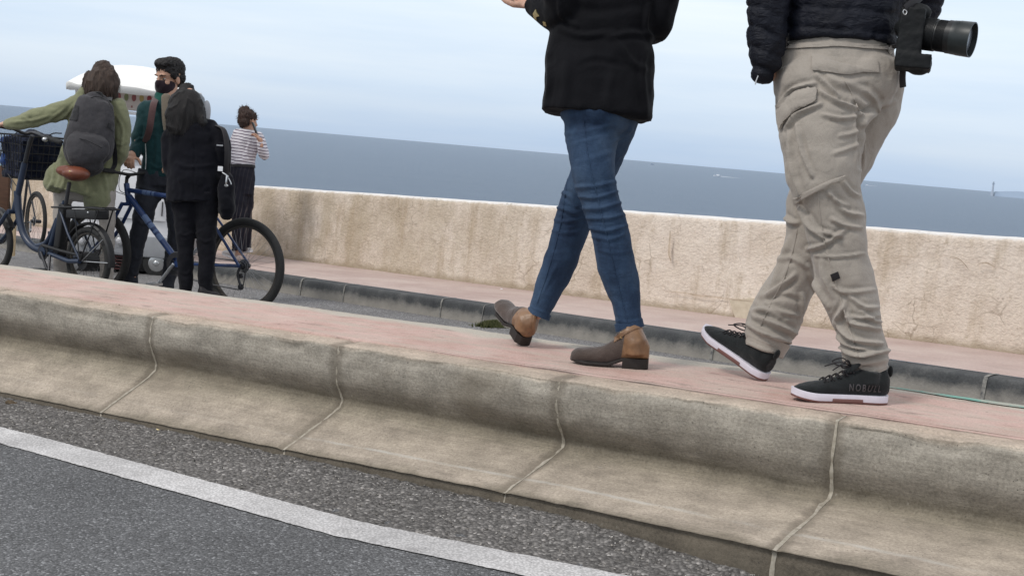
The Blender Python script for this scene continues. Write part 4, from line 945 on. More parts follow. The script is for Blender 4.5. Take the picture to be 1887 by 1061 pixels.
# trainers
M_knit = fabric('black_knit', (.013, .015, .016), .85, .2, 30, 500, .7, .15, .2, 30); M_mid = mat('white_midsole', (.66, .63, .70), .5, .06, 20); M_out = mat('brown_outsole', (.16, .075, .065), .6, .1, 20); M_txt = mat('grey_print', (.07, .064, .068), .6)
def outl_tr(t):
    return np.interp(t, [0, .03, .12, .35, .62, .78, .92, .98, 1.0], [.006, .026, .037, .036, .043, .047, .036, .02, .004]), np.interp(t, [0, .5, 1], [0, 0, .0])
def trainer(heel, toe, up, ank, ar, side, D, logo=True):
    f, l, u, L_ = shoe_axes(heel, toe, up)
    prof = [(.012, 0, .022, .03, .085), (.06, 0, .033, .024, .108), (.16, 0, .037, .022, .100), (.30, 0, .037, .020, .098), (.40, 0, .036, .018, .094), (.52, 0, .038, .018, .078), (.66, 0, .041, .018, .064), (.8, 0, .041, .018, .056), (.92, 0, .031, .02, .046), (.985, 0, .013, .024, .034)]
    me = remesh([shoe_body(heel, f, l, u, L_, prof), sweep([heel+f*.22*L_+u*.06, heel+f*.21*L_+u*.10], [(.034, .05), (.031, .042)], 20, 'flat', False)], .0042, 3)
    wrinkle(me, .0015, 30, 5); o = link('trainer', me, M_knit, mf)
    rise = lambda t: .012*max(0, (t-.72)/.28)**2
    ms = obj('midsole', [sole_mesh(heel, f, l, u, L_, lambda t: (outl_tr(t)[0]*1.04, 0), .006, .027, 0, 1, .98, curve=rise)], M_mid, o)
    obj('outsole', [sole_mesh(heel, f, l, u, L_, outl_tr, .0, .007, 0, 1, .97, curve=rise), sole_mesh(heel, f, l, u, L_, lambda t: (outl_tr(t)[0]*1.055, 0), .003, .015, .30, .62)], M_out, o)
    # tongue, laces, heel tab
    tg = sweep([heel+f*.50*L_+u*.080, heel+f*.42*L_+u*.100, heel+f*.34*L_+u*.125], [(.006, .026), (.006, .026), (.005, .022)], 12, 'round'); 
    A3 = np.array([f, l, u]); obj('tongue', [ell(heel+f*.40*L_+u*.104, (.034, .024, .008), np.array([nrm(-f*.8+u*.6), l, nrm(f*.6+u*.8)]))], M_knit, o)
    lc = []
    for i in range(5):
        t = .40+.065*i; z = np.interp(t, [.4, .52, .66, .8], [.100, .083, .068, .060])
        for sg in (-1, 1): lc.append(tube([heel+f*t*L_-l*.024*sg+u*(z-.008), heel+f*(t+.02)*L_+u*(z+.003), heel+f*(t+.035)*L_+l*.024*sg+u*(z-.008)], .0024, 8, 4))
    b0 = heel+f*.41*L_+u*.11
    for sg in (-1, 1):
        lc.append(tube([b0, b0+l*sg*.02+u*.02+f*.02, b0+l*sg*.042+u*.006+f*.045, b0+l*sg*.02-u*.004+f*.03, b0], .0022, 8, 5))
        lc.append(tube([b0, b0+l*sg*.015+f*.03+u*.008, b0+l*sg*.036+f*.07-u*.010], .0020, 8, 4))
    obj('lace', lc, M_blk, o)
    obj('heel_tab', ell(heel-f*.001+u*.100, (.007, .013, .018), A3), M_knit, o)
    obj('sock', sweep([heel+f*.22*L_+u*.085, (heel+f*.22*L_+u*.085)*.4+np.array(ank)*.6, np.array(ank)], [.036, .037, ar], 18, 'flat'), M_knit if not logo else mat('white_sock', (.5, .47, .42), .9), o)
    if logo:
        cu = bpy.data.curves.new('txt', 'FONT'); cu.body = 'NOBULL'; cu.size = 1; cu.extrude = .012; cu.space_character = 1.45; cu.offset = .012
        t = bpy.data.objects.new('tmp', cu); COL.objects.link(t); dg = bpy.context.evaluated_depsgraph_get(); tm = bpy.data.meshes.new_from_object(t.evaluated_get(dg)); bpy.data.objects.remove(t)
        a, _ = vn(tm); w0, w1 = a[:, 0].min(), a[:, 0].max(); wt = .100; ht = .022
        bvh = BVHTree.FromPolygons([tuple(x.co) for x in me.vertices], [tuple(p.vertices) for p in me.polygons]); sdv = l*side; nv = []
        for q in a:
            tx = (q[0]-w0)/(w1-w0)
            base = heel+f*((.62-.06) if False else 0)*L_
            xx = .40*L_-tx*wt if np.dot(np.cross(f, sdv), u) < 0 else .06*L_+tx*wt
            xx = (.16+.098-.062) - tx*wt+0. if False else xx
            pos = heel+f*(.135-(tx-.0)*wt if False else 0)
            # reading direction runs from toe side to heel side as in the photograph
            pos = heel+f*(.138-tx*wt)+u*(.040+q[1]/.72*ht)+sdv*.2
            h = bvh.ray_cast(Vector(pos), Vector(-sdv)); hp__ = np.array(h[0]) if h[0] is not None else pos-sdv*.16
            nv.append(hp__+sdv*(.0012+.0014*(q[2] > 0)))
        setv(tm, np.array(nv)); link('lettering', tm, M_txt, o, False)
    return o
h1 = hit(1634, 746, OK_, nK)+np.array([0, 0, .005]); t1 = hit(1470, 738, OK_, nK)+np.array([0, 0, .005]); t1 = h1+nrm(t1-h1)*.305
f1 = nrm(t1-h1); l1 = np.cross([0, 0, 1], f1); sd1 = 1 if np.dot(l1, CAM-h1) > 0 else -1
trainer(h1, t1, (0, 0, 1), P(1605, 688, DM-.10), .036, sd1, DM)
h2 = hit(1404, 704, OK_, nK)+np.array([0, 0, .006]); d2 = nrm(RT*-.158+UP*.138+FW*.19)
f2, l2, u2, _ = shoe_axes(h2, h2+d2, (0, 0, 1)); trainer(h2+f2*-.012+u2*.006, h2+d2*.30, (0, 0, 1), P(1408, 652, DM+.19), .036, 1, DM, False)
# body and head
hc = P(1585, -385, DM); hp, at, HA = head_parts(hc, (-.5, .85, -.1), (0, 0, 1), 1.03)
hR = hand_parts(P(1660, 8, DM+.24), -RT*.9+FW*.3, np.array([0, 0, -1.]), 1.05, .6, 1)
hL = hand_parts(P(1406, 134, DM-.02), nrm(P(1425, 190, DM+.12)-P(1406, 134, DM-.02)), FW, .8, .3, 1)
body = hp+hR+[rows(DM, [(1582, -360, 0, 38, 38), (1574, -290, 0, 40, 38)], 3, 16)]+skinny(DM, [tor[1:-1], aL, aR], .74)+[rows(DM, q, 3, 16, 'flat', .66) for q in (Lg, Rg, hips)]
hLp = hand_parts(P(1452, 150, DM+.06), nrm(-UP+RT*.2+FW*.2), RT, .62, .5, 1)
body += [rows(DM, [(1404, 126, -.04, 18, 20), (1432, 140, .04, 18, 20), (1456, 150, .06, 20, 20)], 3, 14, 'round', .7)]+hLp
body += [rows(DM, [(1604, 660, -.10, 22, 24), (1603, 705, -.10, 20, 20)], 3, 14, 'round', .8), rows(DM, [(1410, 635, .19, 22, 24), (1400, 670, .19, 18, 18)], 3, 14, 'round', .8)]
link('body', remesh(body, .005, 2), M_skin, mf)
eyes(at, HA, 1.03, mf, M_iris)
hme = remesh([ell(at(-.028, 0, .042), (.100, .088, .088), HA), ell(at(-.06, 0, -.01), (.055, .072, .07), HA)], .006, 2); ridged(hme, .004, 30, 5); link('hair', hme, hair_mat('grey_brown_hair', (.10, .08, .06)), mf)

# camera on the hip
M_cb = mat('camera_black', (.006, .007, .008), .65, .2, 40, None, .35, 180, .002, spec=.25); M_cg = mat('camera_grey', (.022, .027, .028), .4, .1, 30); M_lens = mat('lens_ring', (.010, .011, .012), .42, .1, 40)
DC = DM-.18
cx = nrm(RT*.95-UP*.13-FW*.30); cu_ = nrm(UP-cx*np.dot(UP, cx)); cz = np.cross(cx, cu_); CA = np.array([cx, cz, cu_]); c0 = P(1678, 70, DC); px = DC/F
ct = empty('photo_camera', c0, 'black camera with long lens hanging at the hip of the man in tan trousers', 'camera')
parts = [box(c0-cu_*px*2, (.036, .060, .084), CA), box(c0+cx*.018-cu_*.078+cz*.02, (.052, .045, .022), CA), ell(c0-cx*.0+cu_*.028, (.052, .05, .04), CA), ell(c0+cx*.034-cu_*.088, (.034, .04, .022), CA), ell(c0+cx*.012+cu_*.075, (.040, .048, .030), CA)]
cm = remesh(parts, .0045, 4); wrinkle(cm, .002, 40, 3); link('camera_body', cm, M_cb, ct)
l0 = P(1698, 62, DC-.01); L1 = P(1792, 74, DC-.09); ld = nrm(L1-l0); LL = np.linalg.norm(L1-l0)
lens = sweep([l0-ld*.03, l0, l0+ld*LL*.04, l0+ld*LL*.05, l0+ld*LL*.3, l0+ld*LL*.31, l0+ld*LL*.52, l0+ld*LL*.53, l0+ld*LL*.62], np.array([26, 26, 26, 28.5, 29, 27.5, 28, 30, 30])*px, 36, 'flat'); lo = obj('lens', lens, M_lens, ct, True, 30)
obj('focus_ring', [sweep([l0+ld*LL*t, l0+ld*LL*(t+.012)], np.array([29.8, 29.8])*px, 36, 'flat') for t in np.arange(.08, .28, .024)]+[sweep([l0+ld*LL*t, l0+ld*LL*(t+.010)], np.array([28.8, 28.8])*px, 36, 'flat') for t in np.arange(.34, .5, .022)], M_cb, lo, True, 30)
# hood is an open tube
hd0 = l0+ld*LL*.62; hd1 = l0+ld*LL*1.0; V, Fc = [], []
pr = [(0, 30.3), (.28, 30.8), (.3, 31.2), (1.0, 31.8), (1.0, 29.6), (.2, 28.5), (.2, 4)]
for t, r_ in pr:
    a = np.cross(ld, UP); a = nrm(a); b = np.cross(ld, a)
    for j in range(40): th = 2*pi*j/40; V.append(hd0+(hd1-hd0)*t+(a*cos(th)+b*sin(th))*r_*px)
for i in range(len(pr)-1):
    for j in range(40): Fc.append((i*40+j, i*40+(j+1) % 40, (i+1)*40+(j+1) % 40, (i+1)*40+j))
obj('lens_hood', (V, Fc), M_cg, lo, True, 30)
obj('front_glass', ell(hd0+(hd1-hd0)*.72, (.006, 27*px, 27*px), np.array([ld, a, b])), mat('coated_glass', (.10, .11, .13), .22, spec=.9), lo)
M_steel = mat('steel_ring', (.55, .55, .55), .3, metal=.9)
obj('strap_lug', tube([P(1666, 18, DC-.10), P(1671, 22, DC-.10), P(1668, 28, DC-.10), P(1664, 23, DC-.10), P(1666, 18, DC-.10)], .0016, 8, 4), M_steel, ct)
obj('strap', [sweep([P(1668, 20, DC-.06), P(1700, -10, DC-.02), P(1690, -120, DC+.02), P(1640, -240, DC+.1)], [(.003, .018)]*4, 8, 'flat'), ], M_blk, ct)
obj('strap_end', sweep(cat([P(1664, 128, DC+.04), P(1663, 145, DC+.05), P(1664, 161, DC+.06)], 3), [(.010, .004)]*7, 8, 'flat'), M_blk, ct)
# dark strap end showing past the far thigh
obj('leg_strap', sweep(cat([P(1639, 205, DM+.15), P(1632, 228, DM+.15), P(1608, 272, DM+.16), P(1584, 312, DM+.17)], 4), [(.012, .004)]*13, 8, 'flat', True), M_blk, pants)
#SECTION_FAR
# ================================================================== the far group on the lower road
def rzP(x, y, d): return P(x, y, d)
def simple_person(name_label, base, spec, catg='person'): pass
M_rub = mat('rubber', (.022, .022, .022), .8, .15, 40); M_rubg = mat('grey_rubber', (.05, .045, .04), .85, .15, 40)
M_chrome = mat('polished_metal', (.55, .56, .57), .28, .05, 30, metal=.9); M_dmet = mat('dark_metal', (.05, .05, .055), .45, .1, 30, metal=.5)
M_bluef = mat('blue_frame', (.012, .035, .12), .35, .1, 20, spec=.5); M_navyf = mat('navy_frame', (.018, .03, .06), .4, .1, 20, spec=.5); M_blackp = mat('black_plastic', (.014, .014, .015), .5, .1, 30)
M_spk = mat('spoke_steel', (.30, .30, .31), .4, .05, 30, metal=.7)
class Plane2:
    """upright plane of a bicycle, fixed by its two hubs"""
    def __init__(s, rh, fh):
        s.o = np.array(rh); s.e1 = nrm([fh[0]-rh[0], fh[1]-rh[1], (fh[2]-rh[2])]); s.e3 = nrm(np.cross(s.e1, [0, 0, 1])); s.e2 = np.cross(s.e3, s.e1)
        if np.dot(s.e3, CAM-s.o) < 0: s.e3 = -s.e3
    def __call__(s, x, y, off=0.): return hit(x, y, s.o, s.e3)+s.e3*off
def wheel(par, pl, c, r, tw, spokes=28, rim_m=M_dmet, tyre_m=M_rub, turn=None, hub_r=.018):
    e1, e2, e3 = (pl.e1, pl.e2, pl.e3) if turn is None else turn
    def circ(r_, n=56, off=0): return [c+(e1*cos(2*pi*i/n)+e2*sin(2*pi*i/n))*r_+e3*off for i in range(n)]
    def torus(R_, prof, n=64):
        V = []; 
        for i in range(n):
            th = 2*pi*i/n; u = e1*cos(th)+e2*sin(th)
            for a, b in prof: V.append(c+u*(R_+a)+e3*b)
        k = len(prof); return V, [(i*k+j, i*k+(j+1) % k, ((i+1) % n)*k+(j+1) % k, ((i+1) % n)*k+j) for i in range(n) for j in range(k)]
    w_ = obj('wheel', torus(r-tw*1.05, [(.004, .011), (-.006, .011), (-.014, .004), (-.014, -.004), (-.006, -.011), (.004, -.011)]), rim_m, par)
    obj('tyre', torus(r-tw*.5, [(cos(a)*tw*.52, sin(a)*tw*.5) for a in np.linspace(0, 2*pi, 12, endpoint=False)]), tyre_m, w_)
    sp = []
    for i in range(spokes):
        a = 2*pi*i/spokes; b = a+(.5 if i % 2 else -.5); sg = 1 if (i//2) % 2 else -1
        sp.append(tube([c+(e1*cos(b)+e2*sin(b))*hub_r+e3*.025*sg, c+(e1*cos(a)+e2*sin(a))*(r-tw*1.1)], .0011, 4))
    obj('spokes', sp, M_dmet if r < .32 else M_spk, w_)
    obj('hub', tube([c-e3*.05, c-e3*.02, c+e3*.02, c+e3*.05], hub_r, 14), M_dmet, w_)
    return w_
def chainring(c, pl, r, m, par, name, teeth=30, th=.004, off=.03):
    V = []; n = teeth*2
    for z in (-th, th):
        for i in range(n): a = 2*pi*i/n; rr = r*(1.04 if i % 2 else .97); V.append(c+(pl.e1*cos(a)+pl.e2*sin(a))*rr+pl.e3*(off+z))
        for i in range(n): a = 2*pi*i/n; V.append(c+(pl.e1*cos(a)+pl.e2*sin(a))*r*.55+pl.e3*(off+z))
    Fc = []
    for i in range(n):
        j = (i+1) % n; Fc += [(i, j, n+j, n+i), (2*n+i, 3*n+i, 3*n+j, 2*n+j), (i, 2*n+i, 2*n+j, j), (n+i, n+j, 3*n+j, 3*n+i)]
    return obj(name, (V, Fc), m, par, True, 30)

# ---------------------------------------------------------------- blue mountain bicycle
RHb = P(451, 490, 9.65); FHb = P(178, 463, 10.3); pb = Plane2(RHb, FHb)
bk = empty('bicycle', RHb-[0, 0, .37], 'blue mountain bicycle with bare rear wheel, held by the masked man', 'bicycle')
wheel(bk, pb, RHb, .356, .056, 32, M_rubg, M_rub); wheel(bk, pb, FHb, .350, .056, 32, M_rubg, M_rub)
BB = pb(331, 486); hdT = pb(233, 338); hdB = pb(237, 370); stT = pb(373, 362)
fr = obj('frame', [tube([pb(235, 350), pb(372, 371)], .0185, 14), tube([pb(238, 362), BB], .024, 14), tube([hdT, hdB], .022, 14), tube([BB, stT], .017, 14),
          tube([BB-pb.e3*.03, pb(400, 488, -.04), RHb-pb.e3*.06], .010, 10), tube([BB+pb.e3*.03, pb(400, 488, .05), RHb+pb.e3*.065], .010, 10),
          tube([pb(373, 368, -.02), pb(400, 412, -.045), RHb-pb.e3*.06], .009, 10), tube([pb(373, 368, .02), pb(402, 413, .05), RHb+pb.e3*.065], .011, 10), tube([BB-pb.e3*.04, BB+pb.e3*.04], .024, 14)], M_bluef, bk)
M_decal = mat('silver_decal', (.10, .15, .27), .5)
dts = nrm(BB-pb(238, 362))
obj('decal', [tube([pb(238, 362)+(BB-pb(238, 362))*a, pb(238, 362)+(BB-pb(238, 362))*b], .0246, 14) for a, b in ((.30, .40), (.42, .48), (.52, .55), (.58, .66))], M_decal, fr)
obj('decal', [tube([pb(235, 350)+(pb(372, 371)-pb(235, 350))*a, pb(235, 350)+(pb(372, 371)-pb(235, 350))*b], .0192, 14) for a, b in ((.22, .27), (.28, .33), (.35, .38))], M_decal, fr)
obj('fork', [tube([hdB, pb(236, 376)], .02, 12), tube([pb(236, 376)-pb.e3*.055, pb(236, 376)+pb.e3*.055], .014, 10)]+[tube([pb(235, 374, .055*s), pb(208, 425, .058*s), FHb+pb.e3*.06*s], .015, 12, 3) for s in (-1, 1)], M_bluef, bk)
stem = pb(239, 322)
obj('stem', [tube([hdT, pb(234, 326)], .014, 12), tube([pb(234, 328), stem], .015, 12)], M_blackp, bk)
hb0 = stem-pb.e3*.30-pb.e1*.0; hb1 = stem+pb.e3*.30
hb = obj('handlebar', tube([hb0+pb.e2*.03-pb.e1*.03, stem-pb.e3*.1+pb.e2*.01, stem, stem+pb.e3*.1+pb.e2*.01, hb1+pb.e2*.03-pb.e1*.03], .0125, 12, 4), M_blackp, bk)
for q in (-1, 1): obj('grip', tube([stem+pb.e3*.19*q+pb.e2*.02-pb.e1*.015, stem+pb.e3*.31*q+pb.e2*.03-pb.e1*.03], .017, 12, 1, 'round'), M_rub, hb)
obj('brake_lever', tube([stem+pb.e3*.16, stem+pb.e3*.18+pb.e1*.05-pb.e2*.02, stem+pb.e3*.27+pb.e1*.05-pb.e2*.03], .006, 8, 3), M_dmet, hb)
obj('brake_lever', tube([stem-pb.e3*.16, stem-pb.e3*.18+pb.e1*.05-pb.e2*.02, stem-pb.e3*.27+pb.e1*.05-pb.e2*.03], .006, 8, 3), M_dmet, hb)
obj('cable', [tube([stem+pb.e3*.14*q, stem+pb.e1*.16+pb.e2*.03+pb.e3*.1*q, stem+pb.e1*.13-pb.e2*.12+pb.e3*.03*q, pb(238, 360, .03*q)], .003, 6, 5) for q in (-1, 1)], M_blackp, bk)
obj('seat_post', tube([stT, pb(378, 340)], .0135, 12), M_chrome, bk)
obj('saddle', remesh([ell(pb(384, 334), (.085, .07, .03), np.array([pb.e1, pb.e3, pb.e2])), ell(pb(362, 333), (.12, .025, .022), np.array([pb.e1, pb.e3, pb.e2]))], .008, 3) and (lambda m_: ([tuple(v.co) for v in m_.vertices], [tuple(p.vertices) for p in m_.polygons]))(remesh([ell(pb(384, 334), (.085, .07, .03), np.array([pb.e1, pb.e3, pb.e2])), ell(pb(362, 333), (.12, .025, .022), np.array([pb.e1, pb.e3, pb.e2]))], .008, 3)), M_blackp, bk)
cr_ = chainring(BB, pb, .088, M_dmet, bk, 'chainring', 36, .003, .045)
obj('crank_arm', tube([BB+pb.e3*.07, pb(304, 522, .075)], .0125, 10), M_chrome, cr_); obj('crank_arm', tube([BB-pb.e3*.07, BB*2-pb(304, 522)-pb.e3*.075], .011, 10), M_chrome, cr_)
for cpos in (pb(304, 522, .12), BB*2-pb(304, 522)-pb.e3*.12):
    obj('pedal', [box(cpos+pb.e1*s*.035, (.006, .045, .010), np.array([pb.e1, pb.e3, pb.e2])) for s in (-1, 1)]+[box(cpos+pb.e3*s*.045, (.04, .005, .009), np.array([pb.e1, pb.e3, pb.e2])) for s in (-1, 0, 1)], M_chrome, cr_, True, 30)
for i, r_ in enumerate((.026, .032, .038, .044, .050)): 
    q = chainring(RHb, pb, r_, M_chrome if i % 2 else M_dmet, bk, 'sprocket', 16, .0012, .028-.004*i)
der = pb(450, 528, .04)
obj('derailleur', [tube([RHb+pb.e3*.05, pb(446, 505, .05), der], .010, 8, 3), tube([der-pb.e3*.006, der+pb.e3*.006], .024, 14), tube([pb(450, 508, .034), pb(450, 508, .046)], .018, 14)], M_dmet, bk)
obj('chain', [tube([pb(329, 464, .045), pb(448, 482, .03)], .004, 6), tube([pb(333, 507, .045), pb(390, 522, .04), pb(446, 533, .04)], .005, 6, 4), tube([der-pb.e1*.02, RHb-pb.e1*.04+pb.e3*.03], .004, 6)], M_dmet, bk)

# ---------------------------------------------------------------- folding electric bicycle
RHe = P(163, 481, 9.55); FHe = P(-12, 446, 10.25); pe = Plane2(RHe, FHe)
eb = empty('electric_bicycle', RHe-[0, 0, .27], 'dark blue step-through electric bicycle with brown saddle, rear rack and front basket', 'bicycle')
wheel(eb, pe, RHe, .252, .045, 24, M_rubg); wheel(eb, pe, FHe, .252, .045, 24, M_rubg)
BBe = pe(90, 464)
fr = obj('frame', [tube([pe(32, 352), pe(35, 396), pe(44, 432), pe(62, 455), BBe], .028, 14, 6), tube([pe(62, 455), pe(84, 448), pe(96, 428), pe(106, 404)], .020, 14, 6), tube([BBe, pe(112, 392), pe(120, 372)], .021, 14),
      tube([pe(46, 300), pe(36, 345), pe(26, 392)], .024, 14), tube([BBe+pe.e3*.03, pe(142, 481, .07), RHe+pe.e3*.075], .017, 12), tube([BBe-pe.e3*.03, pe(142, 481, -.07), RHe-pe.e3*.075], .017, 12),
      tube([pe(116, 385, .03), pe(140, 430, .07), RHe+pe.e3*.07], .009, 10), tube([pe(116, 385, -.03), pe(140, 430, -.07), RHe-pe.e3*.07], .009, 10), tube([BBe-pe.e3*.06, BBe+pe.e3*.06], .038, 16)], M_navyf, eb)
obj('fork', [tube([pe(26, 392, .06*s), pe(12, 415, .065*s), FHe+pe.e3*.06*s], .016, 12, 3) for s in (-1, 1)]+[tube([pe(27, 390, -.06), pe(27, 390, .06)], .018, 12)], M_navyf, eb)
bs_ = np.array([nrm(pe(116, 372)-pe(104, 470)), pe.e3, np.cross(nrm(pe(116, 372)-pe(104, 470)), pe.e3)])
rbox('battery', pe(115, 425), (.20, .04, .035), bs_, M_blackp, eb, .012)
hub = obj('hub_motor', tube([RHe-pe.e3*.055, RHe-pe.e3*.05, RHe+pe.e3*.05, RHe+pe.e3*.055], .062, 24), M_blackp, eb)
# fender over the rear wheel
def fender(c, r, a0, a1, wd, pl, m, name):
    V = []; A = np.linspace(a0, a1, 28)
    for a in A:
        u = pl.e1*cos(a)+pl.e2*sin(a)
        for rr, ww in ((r-.004, -wd), (r+.010, -wd*.7), (r+.014, 0), (r+.010, wd*.7), (r-.004, wd), (r-.007, wd*.9), (r+.006, 0), (r-.007, -wd*.9)): V.append(c+u*rr+pl.e3*ww)
    n = 8; return obj(name, (V, [(i*n+j, i*n+(j+1) % n, (i+1)*n+(j+1) % n, (i+1)*n+j) for i in range(27) for j in range(n)]+[tuple(range(n)), tuple(27*n+j for j in range(n))]), m, eb, True, 40)
fender(RHe, .272, radians(25), radians(183), .032, pe, M_blackp, 'mudguard'); fender(FHe, .272, radians(20), radians(150), .032, pe, M_blackp, 'mudguard')
obj('mudguard_stay', [tube([RHe+pe.e3*.06*s, RHe+(-pe.e1*.20+pe.e2*.18)+pe.e3*.035*s], .0035, 6) for s in (-1, 1)]+[tube([RHe+pe.e3*.06*s, RHe+(-pe.e1*.27+pe.e2*.02)+pe.e3*.035*s], .0035, 6) for s in (-1, 1)], M_chrome, eb)
rk = obj('rear_rack', [tube([pe(108, 382, .06*s), pe(160, 382, .065*s), pe(207, 386, .06*s)], .007, 8) for s in (-1, 1)]+[tube([pe(207, 386, -.06), pe(210, 387, 0), pe(207, 386, .06)], .007, 8)]+[tube([pe(x, 383, -.06), pe(x, 383, .06)], .005, 6) for x in (125, 145, 165, 185, 200)]+[tube([pe(195, 388, .06*s), RHe+pe.e3*.075*s], .006, 8) for s in (-1, 1)]+[tube([pe(150, 386, .06*s), RHe+pe.e3*.075*s], .005, 8) for s in (-1, 1)], M_blackp, eb)
bxA = np.array([nrm(pe(207, 390)-pe(110, 386)), pe.e3, np.cross(nrm(pe(207, 390)-pe(110, 386)), pe.e3)])
rbox('rack_battery', (pe(118, 394)+pe(206, 396))/2, (.175, .062, .034), bxA, M_blackp, rk, .01)
obj('rack_lamp', ell(pe(176, 392, .06), (.008, .012, .010), bxA), M_chrome, rk)
obj('seat_post', tube([pe(120, 384), pe(128, 336)], .015, 12), M_dmet, eb)
M_sad = mat('brown_saddle_leather', (.16, .045, .022), .42, .2, 18, spec=.5)
sA = np.array([pe.e1, pe.e3, pe.e2])
sm = remesh([ell(pe(140, 320), (.105, .10, .056), sA), ell(pe(126, 316), (.135, .055, .045), sA)], .006, 3)
sad = link('saddle', sm, M_sad, eb); obj('badge', ell(pe(149, 317, .095), (.008, .004, .008), sA), mat('brass_badge', (.6, .45, .2), .3, metal=.8), sad)
obj('stem', tube([pe(46, 300), pe(55, 262), pe(60, 250)], .017, 12), M_dmet, eb)
hs = P(58, 250, 9.95); gl = P(-6, 231, 9.85); gr = P(112, 262, 9.62)
hb = obj('handlebar', tube([gl, P(20, 236, 9.95), P(45, 246, 10.0), P(62, 245, 9.98), P(82, 253, 9.8), gr], .0125, 12, 4), M_dmet, eb)
obj('grip', tube([P(84, 254, 9.79), gr], .018, 12, 1, 'round'), M_rub, hb); obj('grip', tube([gl, P(20, 236, 9.95)], .018, 12, 1, 'round'), M_rub, hb)
obj('bell', ell(P(83, 257, 9.72), (.023, .023, .018)), M_chrome, hb)
obj('brake_lever', tube([P(84, 254, 9.79), P(98, 246, 9.9), P(113, 246, 9.85)], .005, 8, 3), M_dmet, hb)
obj('cable', [tube([P(78, 250, 9.9), P(60, 240, 10.2), P(50, 275, 10.2), P(44, 330, 10.05)], .0035, 6, 5), tube([P(35, 242, 9.97), P(8, 262, 10.25), P(4, 300, 10.2), P(35, 350, 10.05)], .0035, 6, 5)], M_blackp, hb)
cre = chainring(BBe, pe, .06, M_dmet, eb, 'chainring', 28, .003, .05)
obj('crank_arm', tube([BBe+pe.e3*.07, pe(104, 496, .08)], .011, 10), M_dmet, cre); obj('crank_arm', tube([BBe-pe.e3*.07, pe(76, 430, -.08)], .011, 10), M_dmet, cre)
rbox('pedal', pe(104, 497, .13), (.045, .045, .012), sA, M_blackp, cre, .004); rbox('pedal', pe(76, 430, -.13), (.045, .045, .012), sA, M_blackp, cre, .004)
obj('kickstand', tube([pe(105, 470, .06), pe(116, 520, .13)], .010, 8), M_dmet, eb)
obj('chain_guard', tube([BBe+pe.e3*.055+pe.e2*.05, pe(125, 462, .06), RHe+pe.e3*.06+pe.e2*.04], .012, 8), M_blackp, eb)
# basket with a dark bag in it
bc = P(60, 290, 10.25); ba = np.array([pe.e1, pe.e3, np.array([0, 0, 1.])]); bw = []
def bpt(a, b, h): k = .82+.18*(h+1)/2; return bc+ba[0]*.15*a*k+ba[1]*.21*b*k+ba[2]*.165*h
for h in np.linspace(-1, 1, 6): bw.append(tube([bpt(-1, -1, h), bpt(1, -1, h), bpt(1, 1, h), bpt(-1, 1, h), bpt(-1, -1, h)], .0045 if abs(h) < 1 else .007, 6))
for t in np.linspace(-1, 1, 9):
    for (a, b) in ((t, -1), (t, 1), (-1, t), (1, t)): bw.append(tube([bpt(a, b, -1), bpt(a, b, 1)], .003, 5))
for t in np.linspace(-1, 1, 7): bw.append(tube([bpt(-1, t, -1), bpt(1, t, -1)], .003, 5))
obj('basket', bw, M_blackp, eb)
M_navyc = fabric('navy_bag_cloth', (.010, .014, .030), .85, .3, 9, 200, .4, .1, .6, 18); M_bluec = fabric('blue_cloth', (.02, .05, .16), .8, .2, 8, 200, .4, .1, .6, 16)
bagm = remesh([box(bc-ba[2]*.01, (.125, .175, .15), ba), ell(bc+ba[2]*.14, (.13, .17, .07), ba)], .012, 4); wrinkle(bagm, .03, 7, 4)
tag(link('shopping_bag', bagm, M_navyc), 'dark navy bag filling the front basket of the electric bicycle', 'bag')
clm = remesh([ell(P(14, 262, 10.2), (.06, .07, .06)), ell(P(16, 292, 10.22), (.055, .06, .11))], .01, 3); wrinkle(clm, .025, 10, 7)
tag(link('cloth_bundle', clm, M_bluec), 'blue cloth hanging over the left edge of the bicycle basket', 'cloth')

# ---------------------------------------------------------------- third bicycle against the wall
RH3 = P(66, 408, 13.0); FH3 = P(2, 398, 13.9); p3 = Plane2(RH3, FH3)
b3 = empty('bicycle', RH3-[0, 0, .31], 'dark bicycle leaning at the sea wall, mostly hidden behind the electric bicycle', 'bicycle')
wheel(b3, p3, RH3, .30, .04, 24, M_rubg); wheel(b3, p3, FH3, .30, .04, 24, M_rubg)
B3 = RH3+p3.e1*.42-p3.e2*.04; S3 = RH3+p3.e1*.30+p3.e2*.42; H3 = RH3+p3.e1*.88+p3.e2*.50
obj('frame', [tube([RH3, B3], .010, 8), tube([B3, S3], .014, 10), tube([S3, H3], .014, 10), tube([B3, H3-p3.e2*.1], .017, 10), tube([S3, RH3], .009, 8), tube([H3-p3.e2*.14, H3+p3.e2*.04], .018, 10), tube([H3-p3.e2*.14, FH3], .014, 10)], M_dmet, b3)
obj('seat_post', tube([S3, S3+p3.e2*.18-p3.e1*.04], .012, 8), M_dmet, b3); link('saddle', remesh([ell(S3+p3.e2*.2-p3.e1*.05, (.12, .06, .03), np.array([p3.e1, p3.e3, p3.e2]))], .01, 1), M_blackp, b3)
obj('handlebar', tube([H3+p3.e2*.16-p3.e3*.26, H3+p3.e2*.14, H3+p3.e2*.16+p3.e3*.26], .012, 8, 3), M_dmet, b3)
obj('derailleur', [tube([RH3+p3.e3*.05, RH3+p3.e3*.05-p3.e2*.08], .012, 8), tube([RH3+p3.e3*.045-p3.e2*.09, RH3+p3.e3*.06-p3.e2*.09], .022, 12)], M_chrome, b3)
c3 = chainring(B3, p3, .08, M_chrome, b3, 'chainring', 30, .003, .045); obj('crank_arm', tube([B3+p3.e3*.06, B3+p3.e3*.07-p3.e1*.16+p3.e2*.03], .010, 8), M_chrome, c3)
